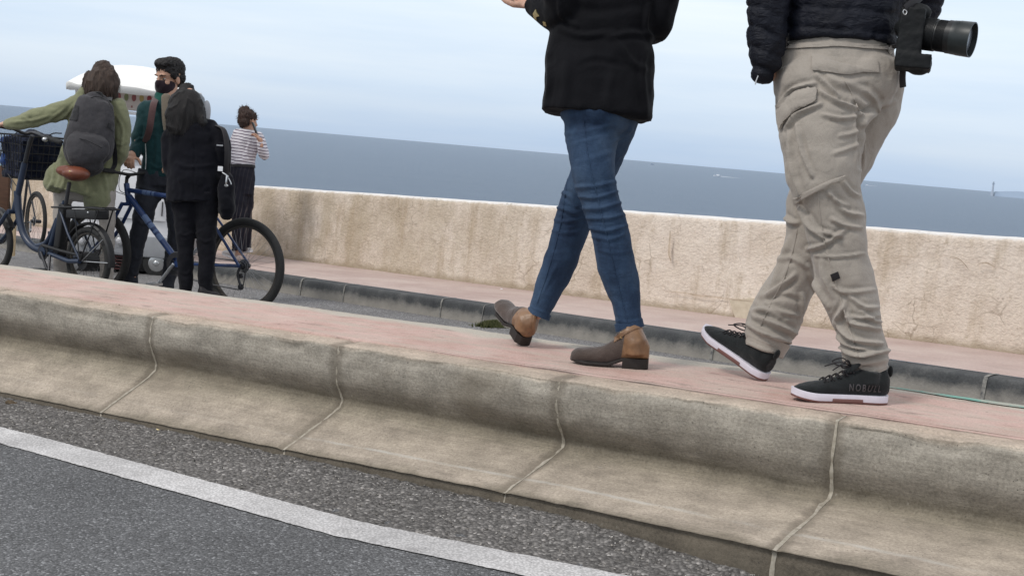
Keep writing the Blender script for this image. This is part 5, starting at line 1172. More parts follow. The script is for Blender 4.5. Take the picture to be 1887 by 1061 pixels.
for i, r_ in enumerate((.028, .038, .048)): chainring(RH3, p3, r_, M_dmet if i % 2 else M_chrome, b3, 'sprocket', 16, .0012, .028-.005*i)

# ---------------------------------------------------------------- white vendor cart with a rounded canopy
DV = 12.8; M_wp = mat('white_bodywork', (.78, .78, .80), .4, .04, 4, spec=.5); M_gs = mat('grey_skirt', (.33, .34, .36), .6, .1, 6); M_cn = fabric('white_canvas', (.84, .83, .80), .8, .04, 3, 120, .3, .1, .4, 6, .04); M_cream = mat('cream_board', (.60, .53, .49), .7, .06, 6)
vx = nrm(RT-UP*np.dot(RT, [0, 0, 1])*1.0); vx = nrm(np.array([RT[0], RT[1], 0])); vy = np.array([-vx[1], vx[0], 0]); vz = np.array([0, 0, 1.]); VA = np.array([vx, vy, vz]); vs_ = DV/F
def VP(x, y, off=0.): return hit(x, y, P(230, 400, DV), vy)+vy*off
vc = empty('vendor_cart', VP(232, 512), 'white wheeled vendor cart under a rounded white canopy, behind the group with bicycles', 'cart')
V = []; ringy = [(292, 1.0, .0), (298, 1.0, 0), (360, 1.0, 0), (425, .97, 0), (432, .97, 0)]
Bx = []; cxm = 214; hwx = 118*vs_; hwy = .42
for y, k, _ in ringy:
    c0 = VP(cxm, y, hwy)
    pts = []
    for j in range(40):
        th = 2*pi*j/40; x_, y_ = cos(th), sin(th); pts.append(c0+vx*hwx*k*math.copysign(abs(x_)**.3, x_)+vy*hwy*k*math.copysign(abs(y_)**.3, y_))
    Bx += pts
Fc = [(i*40+j, i*40+(j+1) % 40, (i+1)*40+(j+1) % 40, (i+1)*40+j) for i in range(4) for j in range(40)]+[tuple(range(40)), tuple(160+j for j in range(40))]
bd = obj('body', (Bx, Fc), M_wp, vc, True, 35)
rbox('panel_trim', VP(214, 352, -.004), (.50, .008, .26), VA, M_wp, bd, .006); rbox('panel_handle', VP(300, 385, -.02), (.004, .01, .07), VA, M_dmet, bd, .002)
rbox('counter', VP(cxm, 289, hwy), (hwx+.05, hwy+.04, .022), VA, M_wp, vc, .01)
rbox('skirt', VP(cxm, 450, hwy), (hwx*.98, hwy*.98, 20*vs_), VA, M_gs, vc, .015)
for x in (222, 150): 
    lp = obj('lamp', tube([VP(x, 443, .0), VP(x, 443, -.035)], .043, 20), M_chrome, vc); obj('lamp_glass', ell(VP(x, 443, -.036), (.034, .014, .034), VA), mat('lamp_glass', (.6, .6, .62), .15, spec=.8), lp)
for i, (x, off) in enumerate(((287, .08), (223, .08), (130, .08), (287, .74), (130, .74))[:5]):
    if i == 1: continue
    c0 = VP(x, 486, off); wh = obj('wheel', [sweep([c0-vy*.06, c0-vy*.055, c0+vy*.055, c0+vy*.06], [.10, .135, .135, .10], 32, 'flat')], M_rub, vc)
    obj('hubcap', [ell(c0-vy*.056, (.085, .012, .085), VA), ell(c0-vy*.066, (.03, .012, .03), VA)], M_chrome, wh)
g0 = VP(223, 485, .05); obj('step_grille', [box(g0+vx*.0+vz*k*.03, (.07, .02, .006), VA) for k in (-2, -1, 0, 1, 2)]+[box(g0+vx*s*.07, (.006, .02, .07), VA) for s in (-1, 1)], mat('rusty_grille', (.06, .02, .02), .7), vc)
rbox('underbody', VP(cxm, 480, hwy+.02), (hwx*.85, hwy*.8, .10), VA, M_blackp, vc, .01)
po = []
for x, off in ((140, .02), (333, .02), (140, .8), (333, .8)): po.append(tube([VP(x, 290, off), VP(x, 165, off)], .014, 10))
for q in po: obj('post', q, M_wp, vc)
# hanging sign with coloured ovals, under the canopy edge
sg = rbox('sign_board', VP(234, 182, .12), (90*vs_, .012, 21*vs_), VA, M_cream, vc, .004)
ovc = [(.32, .12, .12), (.42, .33, .13), (.30, .06, .07), (.40, .26, .14), (.32, .10, .10), (.25, .28, .15)]
for i in range(12):
    x = 156+14.2*i; yy = 181+.0874*(x-234)*.0
    obj('painted_oval', ell(VP(x, 179+.08*(x-234), .105), (.022, .003, .036), VA), mat('oval_paint', ovc[i % 6], .7), sg)
for i in range(12):
    x = 156+13.5*i; obj('painted_mark', box(VP(x, 196+.08*(x-234), .1065), (.008, .001, .010), VA), mat('mark_paint', (.30, .12, .10), .7), sg)
rbox('ledge', VP(234, 208, .10), (100*vs_, .03, .016), VA, M_wp, vc, .005)
# domed canvas roof
V = []; nr, na = 12, 56; ctr = VP(229, 162, .42)
for i in range(nr+1):
    f_ = i/nr; 
    for j in range(na):
        th = 2*pi*j/na; x_, y_ = cos(th), sin(th); ex = .55
        rx = (113*vs_)*f_; ry = .66*f_
        h = .235*(1-f_**2.2)+.012*cos(th*8)*f_
        V.append(ctr+vx*rx*math.copysign(abs(x_)**ex, x_)+vy*ry*math.copysign(abs(y_)**ex, y_)+vz*(h+.0))
for j in range(na):
    th = 2*pi*j/na; x_, y_ = cos(th), sin(th); V.append(ctr+vx*112*vs_*math.copysign(abs(x_)**.55, x_)+vy*.655*math.copysign(abs(y_)**.55, y_)-vz*(.055+.01*abs(sin(th*10))))
Fc = [(i*na+j, (i+1)*na+j, (i+1)*na+(j+1) % na, i*na+(j+1) % na) for i in range(nr+1) for j in range(na)]
ro = obj('canopy', (V, Fc), M_cn, vc, True, 50); md = ro.modifiers.new('s', 'SOLIDIFY'); md.thickness = .012
# brown cabinet board at the far left
tb = empty('wooden_board', P(0, 420, 12.2), 'brown wooden board with a pale post, cut by the left edge behind the basket', 'board')
rbox('board', P(-20, 345, 12.2), (.19, .03, .21), VA, mat('brown_wood', (.10, .05, .03), .7, .25, 8, stretch=(1, 1, 8)), tb, .004)
rbox('post', P(26, 390, 12.25), (.022, .022, .42), VA, mat('pale_wood', (.55, .42, .26), .7, .15, 8), tb, .004); rbox('cap', P(-20, 305, 12.2), (.20, .04, .012), VA, mat('teal_edge', (.02, .12, .12), .6), tb, .004)
obj('leg', tube([P(-40, 345, 12.2), P(-40, 500, 12.2)], .02, 8), M_dmet, tb)
# ================================================================== people of the far group
def garment(name, D, specs, vox, m, par, wr=(.008, 8), fl=None, cap='flat', extra=(), sm=2, n=24, power=2.0):
    me = remesh([rows(D, s, 4, n, 'round' if (i and 'trousers' not in name) else cap, 1, power) for i, s in enumerate(specs)]+list(extra), vox, sm)
    if wr: wrinkle(me, wr[0], wr[1], len(name))
    if fl: folds(me, fl)
    return link(name, me, m, par), me
def simple_shoe(D, x0, y0, dd0, x1, y1, dd1, m, par, sole=None, h=.085, w_=.043, up=(0, 0, 1)):
    heel = P(x0, y0, D+dd0); toe = P(x1, y1, D+dd1); f, l, u, L_ = shoe_axes(heel, toe, up)
    prof = [(.01, 0, w_*.5, .014, h*.8), (.08, 0, w_*.75, .01, h*1.1), (.25, 0, w_*.82, .01, h*1.05), (.42, 0, w_*.85, .01, h*.85), (.62, 0, w_, .01, h*.62), (.8, 0, w_, .01, h*.55), (.93, 0, w_*.75, .01, h*.42), (.99, 0, w_*.3, .012, h*.28)]
    me = remesh([shoe_body(heel, f, l, u, L_, prof)], .006, 2); o = link('shoe', me, m, par)
    obj('sole', sole_mesh(heel, f, l, u, L_, lambda t: (np.interp(t, [0, .04, .15, .4, .7, .85, .96, 1], [.2, .6, .85, .8, 1.05, 1.0, .6, .1])*w_, 0), 0, .02), sole or M_bsole, o)
    return o
# ---------------------------------------------------------------- woman in the green coat
D1 = 9.95
p1 = empty('person', hit(160, 553, BP(0, 0, -.15), nB), 'woman in a light green coat seen from behind, brown bob, arm stretched to the handlebar', 'person')
M_green_c = fabric('pale_green_coat', (.205, .212, .125), .85, .14, 6, 220, .4, .2, .7, 9)
t1_ = [(190, 172, 0, 28, 18), (184, 183, 0, 44, 22), (180, 205, 0, 47, 27), (176, 240, 0, 50, 30), (172, 275, 0, 52, 32), (165, 305, 0, 55, 34), (156, 335, 0, 58, 37), (150, 358, 0, 61, 40)]
a1l = [(145, 190, -.02, 17, 17), (118, 203, -.06, 17.5, 18), (88, 211, -.10, 16.5, 17), (62, 219, -.12, 16, 16), (38, 226, -.12, 14.5, 15), (14, 229, -.11, 9, 10)]
a1r = [(216, 197, 0, 16, 17), (224, 225, 0, 15.5, 17), (224, 262, -.01, 15, 16), (219, 288, .02, 14, 15), (208, 300, .12, 12, 13), (190, 290, .25, 10, 11)]
fl = [([(20, 226), (60, 222), (100, 212)], 2.5, .010), ([(60, 236), (90, 222), (120, 200)], 2.5, .010), ([(100, 226), (120, 214), (140, 190)], 2.5, .009), ([(40, 216), (55, 222), (70, 232)], 2, .008),
      ([(215, 215), (226, 240), (222, 280)], 2.5, .009), ([(212, 262), (222, 268), (234, 262)], 2, .008), ([(100, 300), (98, 330), (88, 350)], 3, .012), ([(120, 310), (118, 335), (108, 356)], 3, .010), ([(190, 315), (196, 340), (198, 366)], 3, .010), ([(160, 335), (164, 350), (160, 370)], 3, .007)]
# coat hem slants down to the right
hem_l = [(150, 345, -.0, 60, 38), (150, 362, 0, 60, 38)]
coat1, cme1 = garment('coat', D1, [t1_, a1l, a1r, [(183, 340, .02, 30, 34), (182, 371, .02, 29, 34)], [(106, 318, -.04, 20, 18), (100, 343, -.06, 20, 14)]], .011, M_green_c, p1, (.012, 7), fl)
garment('trousers', D1, [[(118, 345, .05, 18, 20), (113, 400, .05, 15, 17), (112, 460, .06, 13, 15), (112, 528, .06, 12, 14)], [(190, 345, .02, 22, 22), (197, 400, .0, 15, 17), (197, 450, .0, 13.5, 15), (197, 530, 0, 13, 14)], [(120, 350, .05, 20, 20), (190, 350, .02, 22, 22)]], .011, fabric('stone_trousers', (.36, .33, .30), .9, .1, 5, 220, .4, .1, .6, 10), p1, (.010, 9))
simple_shoe(D1, 197, 545, .02, 188, 536, .30, M_blk, p1); simple_shoe(D1, 112, 542, .08, 104, 533, .36, M_blk, p1)
sc_ = link('scarf', remesh([rows(D1, [(192, 164, 0, 19, 17), (190, 176, 0, 27, 19), (186, 186, 0, 32, 20)], 4, 22)], .009, 2), fabric('dark_scarf', (.035, .028, .022), .95, .3, 12), p1); wrinkle(sc_.data, .012, 14, 3)
hc = P(190, 152, D1); hp, at, HA = head_parts(hc, (.45, .9, -.05), (.05, 0, 1), .97)
wl = P(12, 229, D1-.11); hl = hand_parts(wl, P(-14, 231, D1-.10)-wl, (0, 0, -1), 1.0, .95, 1)
wr_ = P(192, 291, D1+.25); hr = hand_parts(wr_, (-.5, .6, 0), (0, 0, -1), .95, .6, -1)
link('body', remesh(hp+hl+hr+[rows(D1, [(190, 155, 0, 14, 14), (188, 185, 0, 15, 14)], 3, 14)]+skinny(D1, [t1_[1:-3], a1l[:-1], a1r[:-1]], .75)+[rows(D1, q, 3, 14, 'flat', .68) for q in ([(125, 300, .05, 20, 20), (118, 345, .05, 18, 20), (113, 400, .05, 15, 17), (112, 536, .06, 12, 14)], [(185, 300, .02, 22, 22), (190, 345, .02, 22, 22), (197, 400, .0, 15, 17), (197, 538, 0, 13, 14)])], .0062, 1), M_skin, p1)
eyes(at, HA, 1.03, p1, M_iris)
M_h1 = hair_mat('chestnut_hair', (.055, .034, .024))
hm = remesh([rows(D1, [(190, 130, 0, 20, 18), (190, 139, -.0, 29, 25), (187, 152, -.02, 32, 27), (185, 166, -.03, 32, 26), (184, 177, -.03, 30, 22), (184, 184, -.03, 27, 18)], 4, 26), ell(P(204, 150, D1-.0), (.062, .07, .10)), ell(at(-.022, 0, .035), (.104, .090, .088), HA)], .007, 2)
ridged(hm, .012, 16, 1); h_ = link('hair', hm, M_h1, p1); obj('hair_locks', strands(hm, 1600, .075, .0016, (0, 0, -1), 4, .22, .10), M_h1, h_, False, None)
# backpack
M_bp = fabric('grey_backpack_cloth', (.052, .050, .054), .85, .18, 10, 300, .6, .1, .35, 12, .25); M_bpd = fabric('dark_webbing', (.018, .018, .020), .8, .1, 20)
bpo = empty('backpack', P(165, 300, D1-.25), 'grey backpack worn by the woman in the green coat', 'backpack')
bm1 = remesh([rows(D1-.20, [(179, 180, 0, 20, 10), (177, 188, 0, 31, 20), (173, 210, -.01, 37, 27), (168, 240, -.02, 42, 30), (163, 270, -.02, 44, 31), (162, 292, -.02, 40, 29), (164, 306, 0, 26, 20)], 5, 32, 'round', 1, 2.8)], .009, 3); wrinkle(bm1, .007, 10, 3)
bpk = link('main_compartment', bm1, M_bp, bpo)
fp = remesh([rows(D1-.26, [(163, 256, -.02, 34, 20), (162, 266, -.03, 38, 25), (161, 286, -.03, 37, 26), (163, 300, -.01, 27, 20)], 5, 30, 'round', 1, 2.8)], .008, 3); wrinkle(fp, .005, 12, 8); fpo = link('front_pocket', fp, M_bp, bpo)
obj('zip', tube([P(131, 262, D1-.36), P(150, 256, D1-.40), P(175, 266, D1-.40), P(188, 273, D1-.36)], .0035, 6, 4), M_bpd, fpo)
obj('zip', tube([P(156, 186, D1-.30), P(178, 178, D1-.27), P(198, 186, D1-.30), P(208, 205, D1-.31)], .004, 6, 5), M_bpd, bpk)
obj('top_handle', tube([P(166, 182, D1-.22), P(170, 172, D1-.22), P(186, 172, D1-.22), P(190, 182, D1-.22)], .007, 8, 4), M_bpd, bpo)
patch('side_panel', [(140, 194), (146, 197), (143, 222), (131, 222), (134, 205)], bm1, M_bpd, bpk, .002, .003, 2)
patch('side_panel', [(199, 226), (210, 236), (209, 243), (196, 234)], bm1, M_bpd, bpk, .002, .003, 2)
patch('compression_strap', [(115, 213), (141, 219), (141, 223), (115, 217)], bm1, M_bpd, bpk, .002, .004, 2)
for nm, pts in (('shoulder_strap', [(160, 180, -.16), (157, 173, -.05), (160, 180, .12), (155, 215, .20)]), ('shoulder_strap', [(200, 186, -.16), (203, 180, -.05), (206, 190, .10), (206, 225, .18)]), ('shoulder_strap', [(203, 240, -.2), (210, 268, -.14), (212, 300, -.10), (207, 312, -.12)])):
    obj(nm, sweep(cat([P(a, b, D1+c_) for a, b, c_ in pts], 4), [(.022, .006)]*13, 8, 'flat'), M_bpd, bpo)

# ---------------------------------------------------------------- man with the mask
D2 = 10.35
p2 = empty('person', hit(265, 546, BP(0, 0, -.15), nB), 'tall man with curly dark hair, black face mask and teal jacket, facing the camera', 'person')
M_teal = fabric('teal_softshell', (.008, .036, .040), .75, .2, 5, 240, .4, .12, .6, 9)
t2 = [(309, 183, 0, 24, 18), (309, 192, 0, 42, 23), (308, 215, 0, 44, 28), (308, 250, 0, 43, 29), (306, 290, 0, 42, 28), (304, 328, 0, 42, 28)]
a2l = [(271, 202, -.02, 16, 17), (263, 228, -.03, 15, 16), (257, 250, -.04, 14, 15), (253, 268, -.07, 12.5, 13), (247, 284, -.13, 10.5, 11)]
a2r = [(348, 202, 0, 16, 17), (357, 235, 0, 14, 16), (360, 270, 0, 13, 14), (352, 295, -.08, 11, 12), (335, 305, -.15, 10, 10)]
jf2 = [([(262, 215), (268, 240), (262, 262)], 2.5, .010), ([(250, 262), (258, 255), (268, 258)], 2, .010), ([(285, 230), (290, 270), (284, 320)], 3, .008), ([(275, 300), (290, 310), (305, 306)], 2.5, .008)]
garment('jacket', D2, [t2, a2l, a2r], .011, M_teal, p2, (.012, 8), jf2)
link('collar', remesh([rows(D2, [(300, 178, -.02, 16, 14), (303, 188, -.02, 22, 18), (306, 197, -.01, 28, 20)], 4, 20)], .009, 2), fabric('bright_teal_lining', (.006, .07, .055), .8), p2)
link('shirt', remesh([rows(D2, [(306, 180, -.09, 9, 8), (306, 215, -.14, 8, 6), (306, 240, -.15, 5, 4)], 4, 16)], .009, 2), fabric('beige_shirt', (.15, .125, .095), .9), p2)
obj('zip', tube([P(268, 265, D2-.14), P(269, 295, D2-.15), P(268, 312, D2-.15)], .004, 6, 3), M_chrome, p2)
M_jn = fabric('charcoal_jeans', (.030, .032, .040), .9, .15, 6, 260, .4, .05, .7, 9)
garment('trousers', D2, [[(285, 318, -.01, 30, 24), (276, 350, -.02, 25, 23), (267, 385, -.03, 20, 21), (259, 420, -.03, 17, 19), (250, 460, -.02, 14.5, 16), (243, 500, -.01, 13, 15), (240, 524, 0, 14, 15)], [(318, 318, .01, 28, 24), (325, 360, .02, 24, 22), (328, 400, .02, 20, 20), (325, 440, .03, 17, 18), (318, 480, .04, 14.5, 16), (309, 520, .05, 13, 15), (305, 536, .05, 14, 15)], [(303, 315, 0, 40, 27), (303, 345, 0, 40, 27)]], .011, M_jn, p2, (.012, 9),
        [([(262, 345), (285, 355), (298, 372)], 3, .010), ([(250, 400), (262, 412), (280, 408)], 2.5, .009), ([(240, 500), (248, 506), (257, 502)], 2, .008), ([(245, 470), (255, 478), (262, 470)], 2, .007)])
simple_shoe(D2, 246, 538, .03, 219, 546, -.22, M_blk, p2); simple_shoe(D2, 312, 548, .06, 296, 556, -.2, M_blk, p2)
hc = P(312, 143, D2); hfw = nrm(-RT*.55-np.array([0, 1, 0])*.82-np.array([0, 0, .16])); hp, at, HA = head_parts(hc, hfw, (0, 0, 1), 1.16)
wl = P(243, 288, D2-.16); hl = hand_parts(wl, P(228, 306, D2-.42)-wl, nrm(-UP+FW*.2), 1.1, .75, 1)
wr_ = P(332, 305, D2-.17); hr = hand_parts(wr_, (-.7, -.5, 0), (0, 0, -1), 1.05, .5, -1)
link('body', remesh(hp+hl+hr+[rows(D2, [(245, 283, -.12, 8.5, 9), (242, 290, -.18, 8, 8.5)], 3, 12), rows(D2, [(312, 160, 0, 15, 15), (310, 190, 0, 17, 16)], 3, 14)]+skinny(D2, [t2[1:-1], a2l[:-1], a2r[:-1]], .75)+[rows(D2, q, 3, 14, 'flat', .66) for q in ([(285, 318, -.01, 30, 24), (276, 350, -.02, 25, 23), (259, 420, -.03, 17, 19), (240, 532, 0, 13, 15)], [(318, 318, .01, 28, 24), (325, 360, .02, 24, 22), (325, 440, .03, 17, 18), (305, 543, .05, 13, 15)])], .0062, 1), M_skin2, p2)
eyes(at, HA, 1.16, p2, M_iris)
s_ = 1.16; f, l, u = HA
mk = remesh([ell(at(.038, 0, -.058), np.array([.078, .066, .070])*s_, HA, 24, 16), ell(at(.088, 0, -.036), np.array([.036, .028, .036])*s_, HA, 16, 12)], .005, 5)
m2_ = bisected(mk, [(at(.008, 0, 0), -f), (at(.08, 0, -.010), u*1.0-f*.10)], .002); link('face_mask', m2_, fabric('black_mask_cloth', (.016, .008, .013), .9, .1, 20), p2)
obj('mask_loop', [tube([at(.02, .074*s, -.04), at(-.01, .084*s, -.02), at(-.012, .083*s, .0)], .0018, 6, 3) for s in (-1, 1)], M_blk, p2)
M_h2 = hair_mat('black_curly_hair', (.014, .012, .012), (4, 4, 4))
hm = remesh([ell(at(-.022, 0, .055), np.array([.106, .086, .082])*s_, HA), ell(at(.035, 0, .098), np.array([.058, .072, .038])*s_, HA), ell(at(-.055, 0, .0), np.array([.058, .078, .075])*s_, HA), ell(at(.005, .068, .03), np.array([.04, .018, .04])*s_, HA), ell(at(.005, -.068, .03), np.array([.04, .018, .04])*s_, HA)], .0065, 1)
v, n_ = vn(hm); a_ = nz3(v, 42, 2, 2); setv(hm, v+n_*((.5-np.abs(a_)*2)*.010)[:, None]); link('hair', hm, M_h2, p2)
# his backpack with a rust strap
b2 = empty('backpack', P(372, 270, D2+.2), 'pale grey backpack on the back of the masked man, seen over the black-coated shoulder', 'backpack')
bm2 = remesh([rows(D2+.22, [(352, 185, 0, 26, 18), (350, 198, 0, 36, 26), (346, 230, 0, 39, 28), (342, 290, 0, 38, 28), (338, 315, 0, 28, 22)], 4, 26, 'round', 1, 2.8)], .012, 2); wrinkle(bm2, .010, 12, 4); link('main_compartment', bm2, fabric('pale_grey_cloth', (.20, .22, .24), .85, .35, 22), b2)
obj('shoulder_strap', sweep(cat([P(288, 180, D2-.02), P(283, 192, D2-.17), P(279, 215, D2-.20), P(275, 240, D2-.19), P(268, 262, D2-.10)], 4), [(.026, .007)]*17, 10, 'flat'), fabric('rust_webbing', (.085, .045, .045), .8), b2)
obj('shoulder_strap', sweep(cat([P(330, 180, D2-.02), P(338, 195, D2-.16), P(342, 235, D2-.19), P(350, 262, D2-.08)], 4), [(.026, .007)]*13, 10, 'flat'), fabric('rust_webbing', (.085, .045, .045), .8), b2)
obj('side_pocket', ell(P(380, 208, D2+.18), (.035, .05, .10)), M_gs, b2)

# ---------------------------------------------------------------- woman in the black coat
D3 = 9.35
p3_ = empty('person', hit(366, 578, BP(0, 0, -.15), nB), 'woman in a black coat seen from behind, long dark hair, standing beside the blue bicycle', 'person')
M_bc = fabric('dark_wool_coat', (.005, .0052, .0085), .9, .25, 5, 200, .5, .06, .5, 9)
t3 = [(352, 214, 0, 16, 14), (354, 226, 0, 34, 20), (357, 238, 0, 46, 24), (359, 256, 0, 49, 28), (359, 285, 0, 49, 29), (358, 320, 0, 49, 31), (357, 350, 0, 50, 33), (357, 373, 0, 50.5, 34)]
a3l = [(322, 243, -.0, 13, 16), (314, 254, -.0, 15, 17), (311, 275, -.01, 14, 16), (312, 305, .0, 13, 14), (322, 318, .08, 12, 13), (345, 305, .22, 10, 11)]
a3r = [(394, 241, 0, 13, 16), (404, 253, 0, 15, 17), (410, 270, 0, 15, 17), (411, 295, .02, 14, 15), (404, 315, .08, 12, 13), (385, 305, .2, 10, 11)]
coat3, cme3 = garment('coat', D3, [t3, a3l, a3r], .011, M_bc, p3_, (.012, 7), [([(358, 255), (358, 300), (357, 365)], 1.5, -.006), ([(325, 300), (345, 308), (395, 304)], 3, .007), ([(400, 262), (408, 268), (418, 264)], 2, .009), ([(330, 330), (335, 350), (332, 370)], 3, .007), ([(385, 325), (390, 350), (388, 370)], 3, .007)])
garment('trousers', D3, [[(340, 355, 0, 25, 24), (340, 400, 0, 20, 21), (341, 440, 0, 17, 18), (342, 480, 0, 14.5, 16), (342, 530, 0, 12, 13), (342, 560, 0, 12, 13)], [(378, 355, 0, 25, 24), (380, 400, 0, 21, 21), (381, 440, 0, 18, 18), (381, 480, 0, 15.5, 16), (379, 520, 0, 13, 14), (379, 556, 0, 13, 14)]], .010, fabric('black_trousers', (.007, .007, .010), .9, .15, 6, 240, .4, .04, .6, 10), p3_, (.009, 10), [([(345, 425), (360, 430), (372, 424)], 2, .005), ([(330, 430), (342, 434), (355, 428)], 2, .007), ([(366, 440), (380, 446), (395, 438)], 2, .007), ([(332, 500), (342, 505), (352, 500)], 2, .007)])
simple_shoe(D3, 340, 580, 0, 330, 570, .2, M_blk, p3_); simple_shoe(D3, 366, 552, -.05, 405, 548, .05, M_blk, p3_)
hc = P(344, 192, D3); hp, at, HA = head_parts(hc, (-.45, .88, -.12), (0, 0, 1), 1.0)
wl = P(345, 305, D3+.22); wr_ = P(385, 305, D3+.2)
link('body', remesh(hp+hand_parts(wl, (.3, .8, .1), (0, 0, -1), .95, .6, 1)+hand_parts(wr_, (-.4, .8, .1), (0, 0, -1), .95, .6, -1)+[rows(D3, [(346, 205, 0, 13, 13), (352, 228, 0, 14, 14)], 3, 14)]+skinny(D3, [t3[1:-2], a3l[:-1], a3r[:-1]], .75)+[rows(D3, q, 3, 14, 'flat', .66) for q in ([(340, 355, 0, 25, 24), (340, 400, 0, 20, 21), (342, 480, 0, 14.5, 16), (342, 572, 0, 12, 13)], [(378, 355, 0, 25, 24), (380, 400, 0, 21, 21), (381, 480, 0, 15.5, 16), (379, 560, 0, 12, 13)])], .0062, 1), M_skin, p3_)
eyes(at, HA, 1.0, p3_, M_iris)
M_h3 = hair_mat('dark_brown_hair', (.009, .007, .007))
hm = remesh([rows(D3, [(344, 168, .0, 16, 15), (344, 178, -.01, 27, 25), (342, 195, -.02, 31, 28), (340, 212, -.04, 35, 25), (336, 228, -.06, 34, 18), (330, 240, -.08, 26, 12)], 4, 26), rows(D3, [(358, 190, -.03, 16, 16), (364, 210, -.04, 15, 14), (372, 226, -.05, 10, 10)], 4, 18)], .007, 2)
ridged(hm, .008, 18, 4); h_ = link('hair', hm, M_h3, p3_); obj('hair_locks', strands(hm, 900, .08, .0012, (0, 0, -1), 9, .08, .05), M_h3, h_, False, None)
# shoulder bag with a key ring
sb = empty('shoulder_bag', P(418, 395, D3-.05), 'large black shoulder bag with a silver clip, hanging beside the black-coated woman', 'bag')
bm3 = remesh([rows(D3-.03, [(418, 328, 0, 11, 14), (417, 340, 0, 14, 20), (417, 365, 0, 15.5, 24), (417, 386, 0, 15, 24), (417, 394, 0, 12, 18)], 4, 24, 'round', 1, 3)], .010, 2); wrinkle(bm3, .012, 9, 5); link('bag_body', bm3, M_bc, sb)
obj('strap', [sweep(cat([P(400, 232, D3-.02), P(413, 240, D3-.10), P(418, 270, D3-.13), P(418, 300, D3-.12), P(417, 326, D3-.08)], 4), [(.020, .006)]*17, 8, 'flat'), sweep(cat([P(400, 232, D3+.04), P(416, 242, D3+.08), P(424, 275, D3+.1), P(422, 326, D3+.05)], 4), [(.016, .006)]*13, 8, 'flat')], M_blk, sb)
obj('strap_clasp', box(P(406, 311, D3-.17), (.017, .004, .017), VA), M_wp, sb); obj('strap_clasp', box(P(405, 268, D3-.17), (.022, .004, .005), VA), M_gs, sb)
obj('key_ring', [tube([P(410, 318, D3-.19), P(416, 322, D3-.2), P(421, 326, D3-.19)], .005, 8, 3), tube([P(418, 324, D3-.2), P(417, 334, D3-.21), P(416, 343, D3-.2)], .006, 8, 3), tube([P(421, 328, D3-.2), P(425, 336, D3-.2), P(426, 340, D3-.2)], .004, 8, 3), ell(P(417, 342, D3-.2), (.014, .006, .010))], M_chrome, sb)

# ---------------------------------------------------------------- woman on the phone
D4 = 13.5
p4 = empty('person', hit(445, 477, BP(0, 0, .004), nB), 'woman in a striped white top, hair in a bun, phoning on the far pavement', 'person')
g = NG('striped_jersey', .9, .15); sp_ = g.sep(g.map(g.o, rot=(0, -.10, 0))); wz = g.math('ADD', sp_[2], g.math('MULTIPLY', g.math('SUBTRACT', g.noise(g.o, 7, 3), .5), .03))
fz = g.math('FRACT', g.math('MULTIPLY', wz, 1/.031)); st_ = g.ramp(fz, [(.0, 1), (.24, 1), (.30, 0), (.94, 0), (1, 1)])
M_str = g.done(g.mix(st_, (.66, .63, .66), (.14, .11, .15)), g.bump(g.noise(g.o, 14, 5), .5, .012))
t4 = [(458, 240, 0, 14, 11), (457, 246, 0, 24, 15), (452, 260, 0, 26, 18), (449, 280, 0, 24, 18), (447, 300, 0, 23, 17), (447, 309, 0, 24, 17)]
a4r = [(478, 253, 0, 9, 10), (484, 270, -.01, 9, 10), (488, 287, -.02, 8.5, 9), (484, 281, -.10, 8, 8), (480, 265, -.16, 7, 7)]
a4l = [(434, 253, .02, 9, 10), (428, 275, .04, 8.5, 9), (430, 296, .08, 7.5, 8), (440, 300, .2, 6.5, 7)]
garment('striped_top', D4, [t4, a4r, a4l], .011, M_str, p4, (.010, 9), [([(430, 290), (440, 296), (465, 290)], 1.6, .008), ([(460, 262), (455, 280), (462, 300)], 2, .008)])
g = NG('pinstripe_cloth', .9, .15); s1 = g.sep(g.map(g.o, rot=(0, -.087, 0))); fz = g.math('FRACT', g.math('MULTIPLY', g.math('ADD', s1[0], g.math('MULTIPLY', s1[2], -.0)), 1/.038)); st_ = g.ramp(fz, [(0, 1), (.12, 1), (.2, 0), (1, 0)])
lowm = g.ramp(g.math('ADD', g.math('MULTIPLY', sp_[2].node.outputs[2] if False else s1[2], 2), .6), [(.3, 1), (.55, .25)])
M_pin = g.done(g.mix(g.math('MULTIPLY', st_, lowm), (.018, .018, .026), (.085, .075, .078)), g.bump(g.noise(g.o, 12, 5), .5, .012))
garment('wide_trousers', D4, [[(447, 303, 0, 22, 17), (446, 330, 0, 23, 19), (446, 360, 0, 20, 18)], [(440, 345, -.02, 16, 16), (441, 400, -.02, 14, 15), (441, 450, -.02, 14.5, 15), (441, 462, -.02, 14, 15)], [(455, 345, .06, 14, 16), (453, 400, .1, 12, 14), (452, 450, .14, 12, 14), (451, 456, .14, 12, 14)]], .011, M_pin, p4, (.012, 9), [([(440, 380), (442, 420), (440, 455)], 2, .010), ([(452, 380), (450, 420), (452, 450)], 2, .010)])
obj('waistband', rows(D4, [(447, 304, 0, 23, 18), (447, 309, 0, 23.5, 18.5)], 2, 24, 'flat'), M_blk, p4)
M_snk = mat('white_sneaker', (.55, .53, .52), .7, .12, 20)
simple_shoe(D4, 434, 478, -.02, 411, 468, .08, M_snk, p4, M_wp, .10); simple_shoe(D4, 444, 468, .12, 466, 464, .1, M_snk, p4, M_wp, .09)
hc = P(458, 223, D4); hp, at, HA = head_parts(hc, nrm(RT*.62+np.array([0, .78, -.1])), (0, 0, 1), .98)
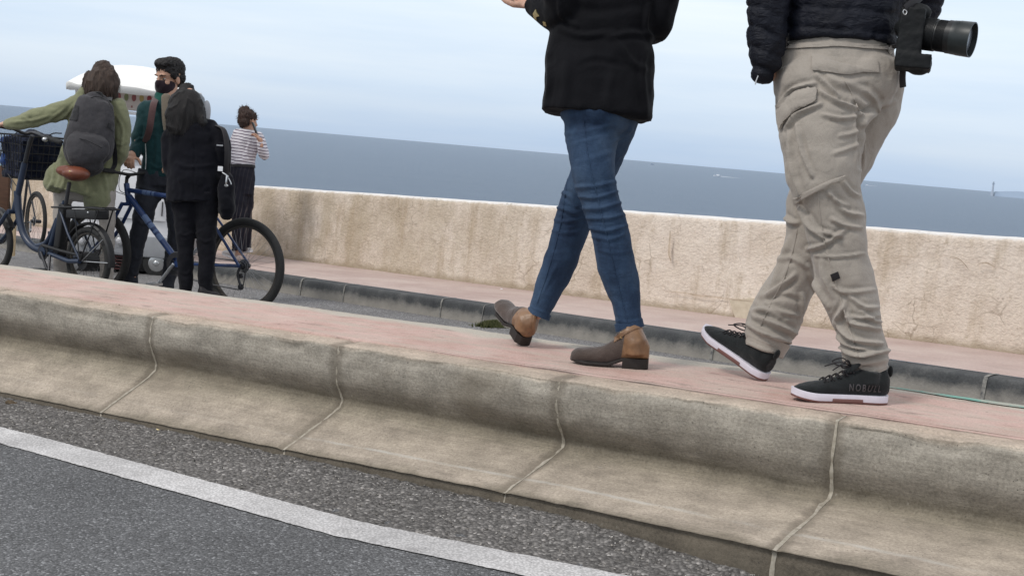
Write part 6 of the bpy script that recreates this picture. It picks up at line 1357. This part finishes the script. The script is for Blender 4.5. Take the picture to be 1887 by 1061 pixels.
wr_ = P(480, 264, D4-.17); hr = hand_parts(wr_, P(472, 242, D4-.15)-wr_, nrm(-RT+UP*.1), .95, .55, 1)
wl = P(441, 300, D4+.2)
link('body', remesh(hp+hr+hand_parts(wl, (.5, .7, 0), (0, 0, -1), .9, .5, -1)+[rows(D4, [(480, 270, -.14, 5.5, 5.5), (480, 258, -.17, 4.5, 4.5)], 3, 12), rows(D4, [(457, 230, 0, 9, 9), (457, 246, 0, 10, 10)], 3, 14)]+skinny(D4, [t4[1:-1], a4r, a4l], .72)+[rows(D4, q, 3, 14, 'flat', .62) for q in ([(444, 330, 0, 16, 16), (441, 400, -.02, 14, 15), (440, 470, -.02, 12, 12)], [(452, 330, .04, 14, 16), (453, 400, .1, 12, 14), (450, 462, .14, 11, 12)])], .0062, 1), M_skin2, p4)
eyes(at, HA, .98, p4, M_iris)
M_h4 = hair_mat('auburn_hair', (.040, .020, .014), (5, 5, 5))
hm = remesh([ell(at(-.02, 0, .045), (.10, .084, .082), HA), ell(at(-.06, 0, -.01), (.06, .075, .06), HA), ell(P(450, 206, D4-.02), (.058, .055, .055)), ell(P(455, 200, D4-.02), (.03, .03, .03)), ell(P(444, 218, D4), (.035, .04, .055)), ell(P(446, 230, D4), (.03, .035, .035))], .0065, 2)
ridged(hm, .012, 24, 3); h_ = link('hair', hm, M_h4, p4); obj('hair_locks', strands(hm, 700, .03, .0014, (-.2, 0, .2), 12, .9, .6), M_h4, h_, False, None)
phA = np.array([nrm(np.cross(P(474, 246, D4)-P(468, 230, D4), FW)), FW, nrm(P(474, 246, D4)-P(468, 230, D4))])
tag(rbox('mobile_phone', P(470, 238, D4-.13), (.008, .036, .07), phA, M_blackp, None, .004), 'black phone held to the ear by the woman in the striped top', 'phone')
# phone in the raised hand of the woman in jeans
phB = np.array([RT, nrm(FW*.6+UP*.8), nrm(UP*.6-FW*.8)])
tag(rbox('mobile_phone', P(957, -14, DW+.20), (.036, .070, .005), phB, M_blackp, None, .004), 'dark phone in the raised hand of the woman in jeans, at the top edge', 'phone')
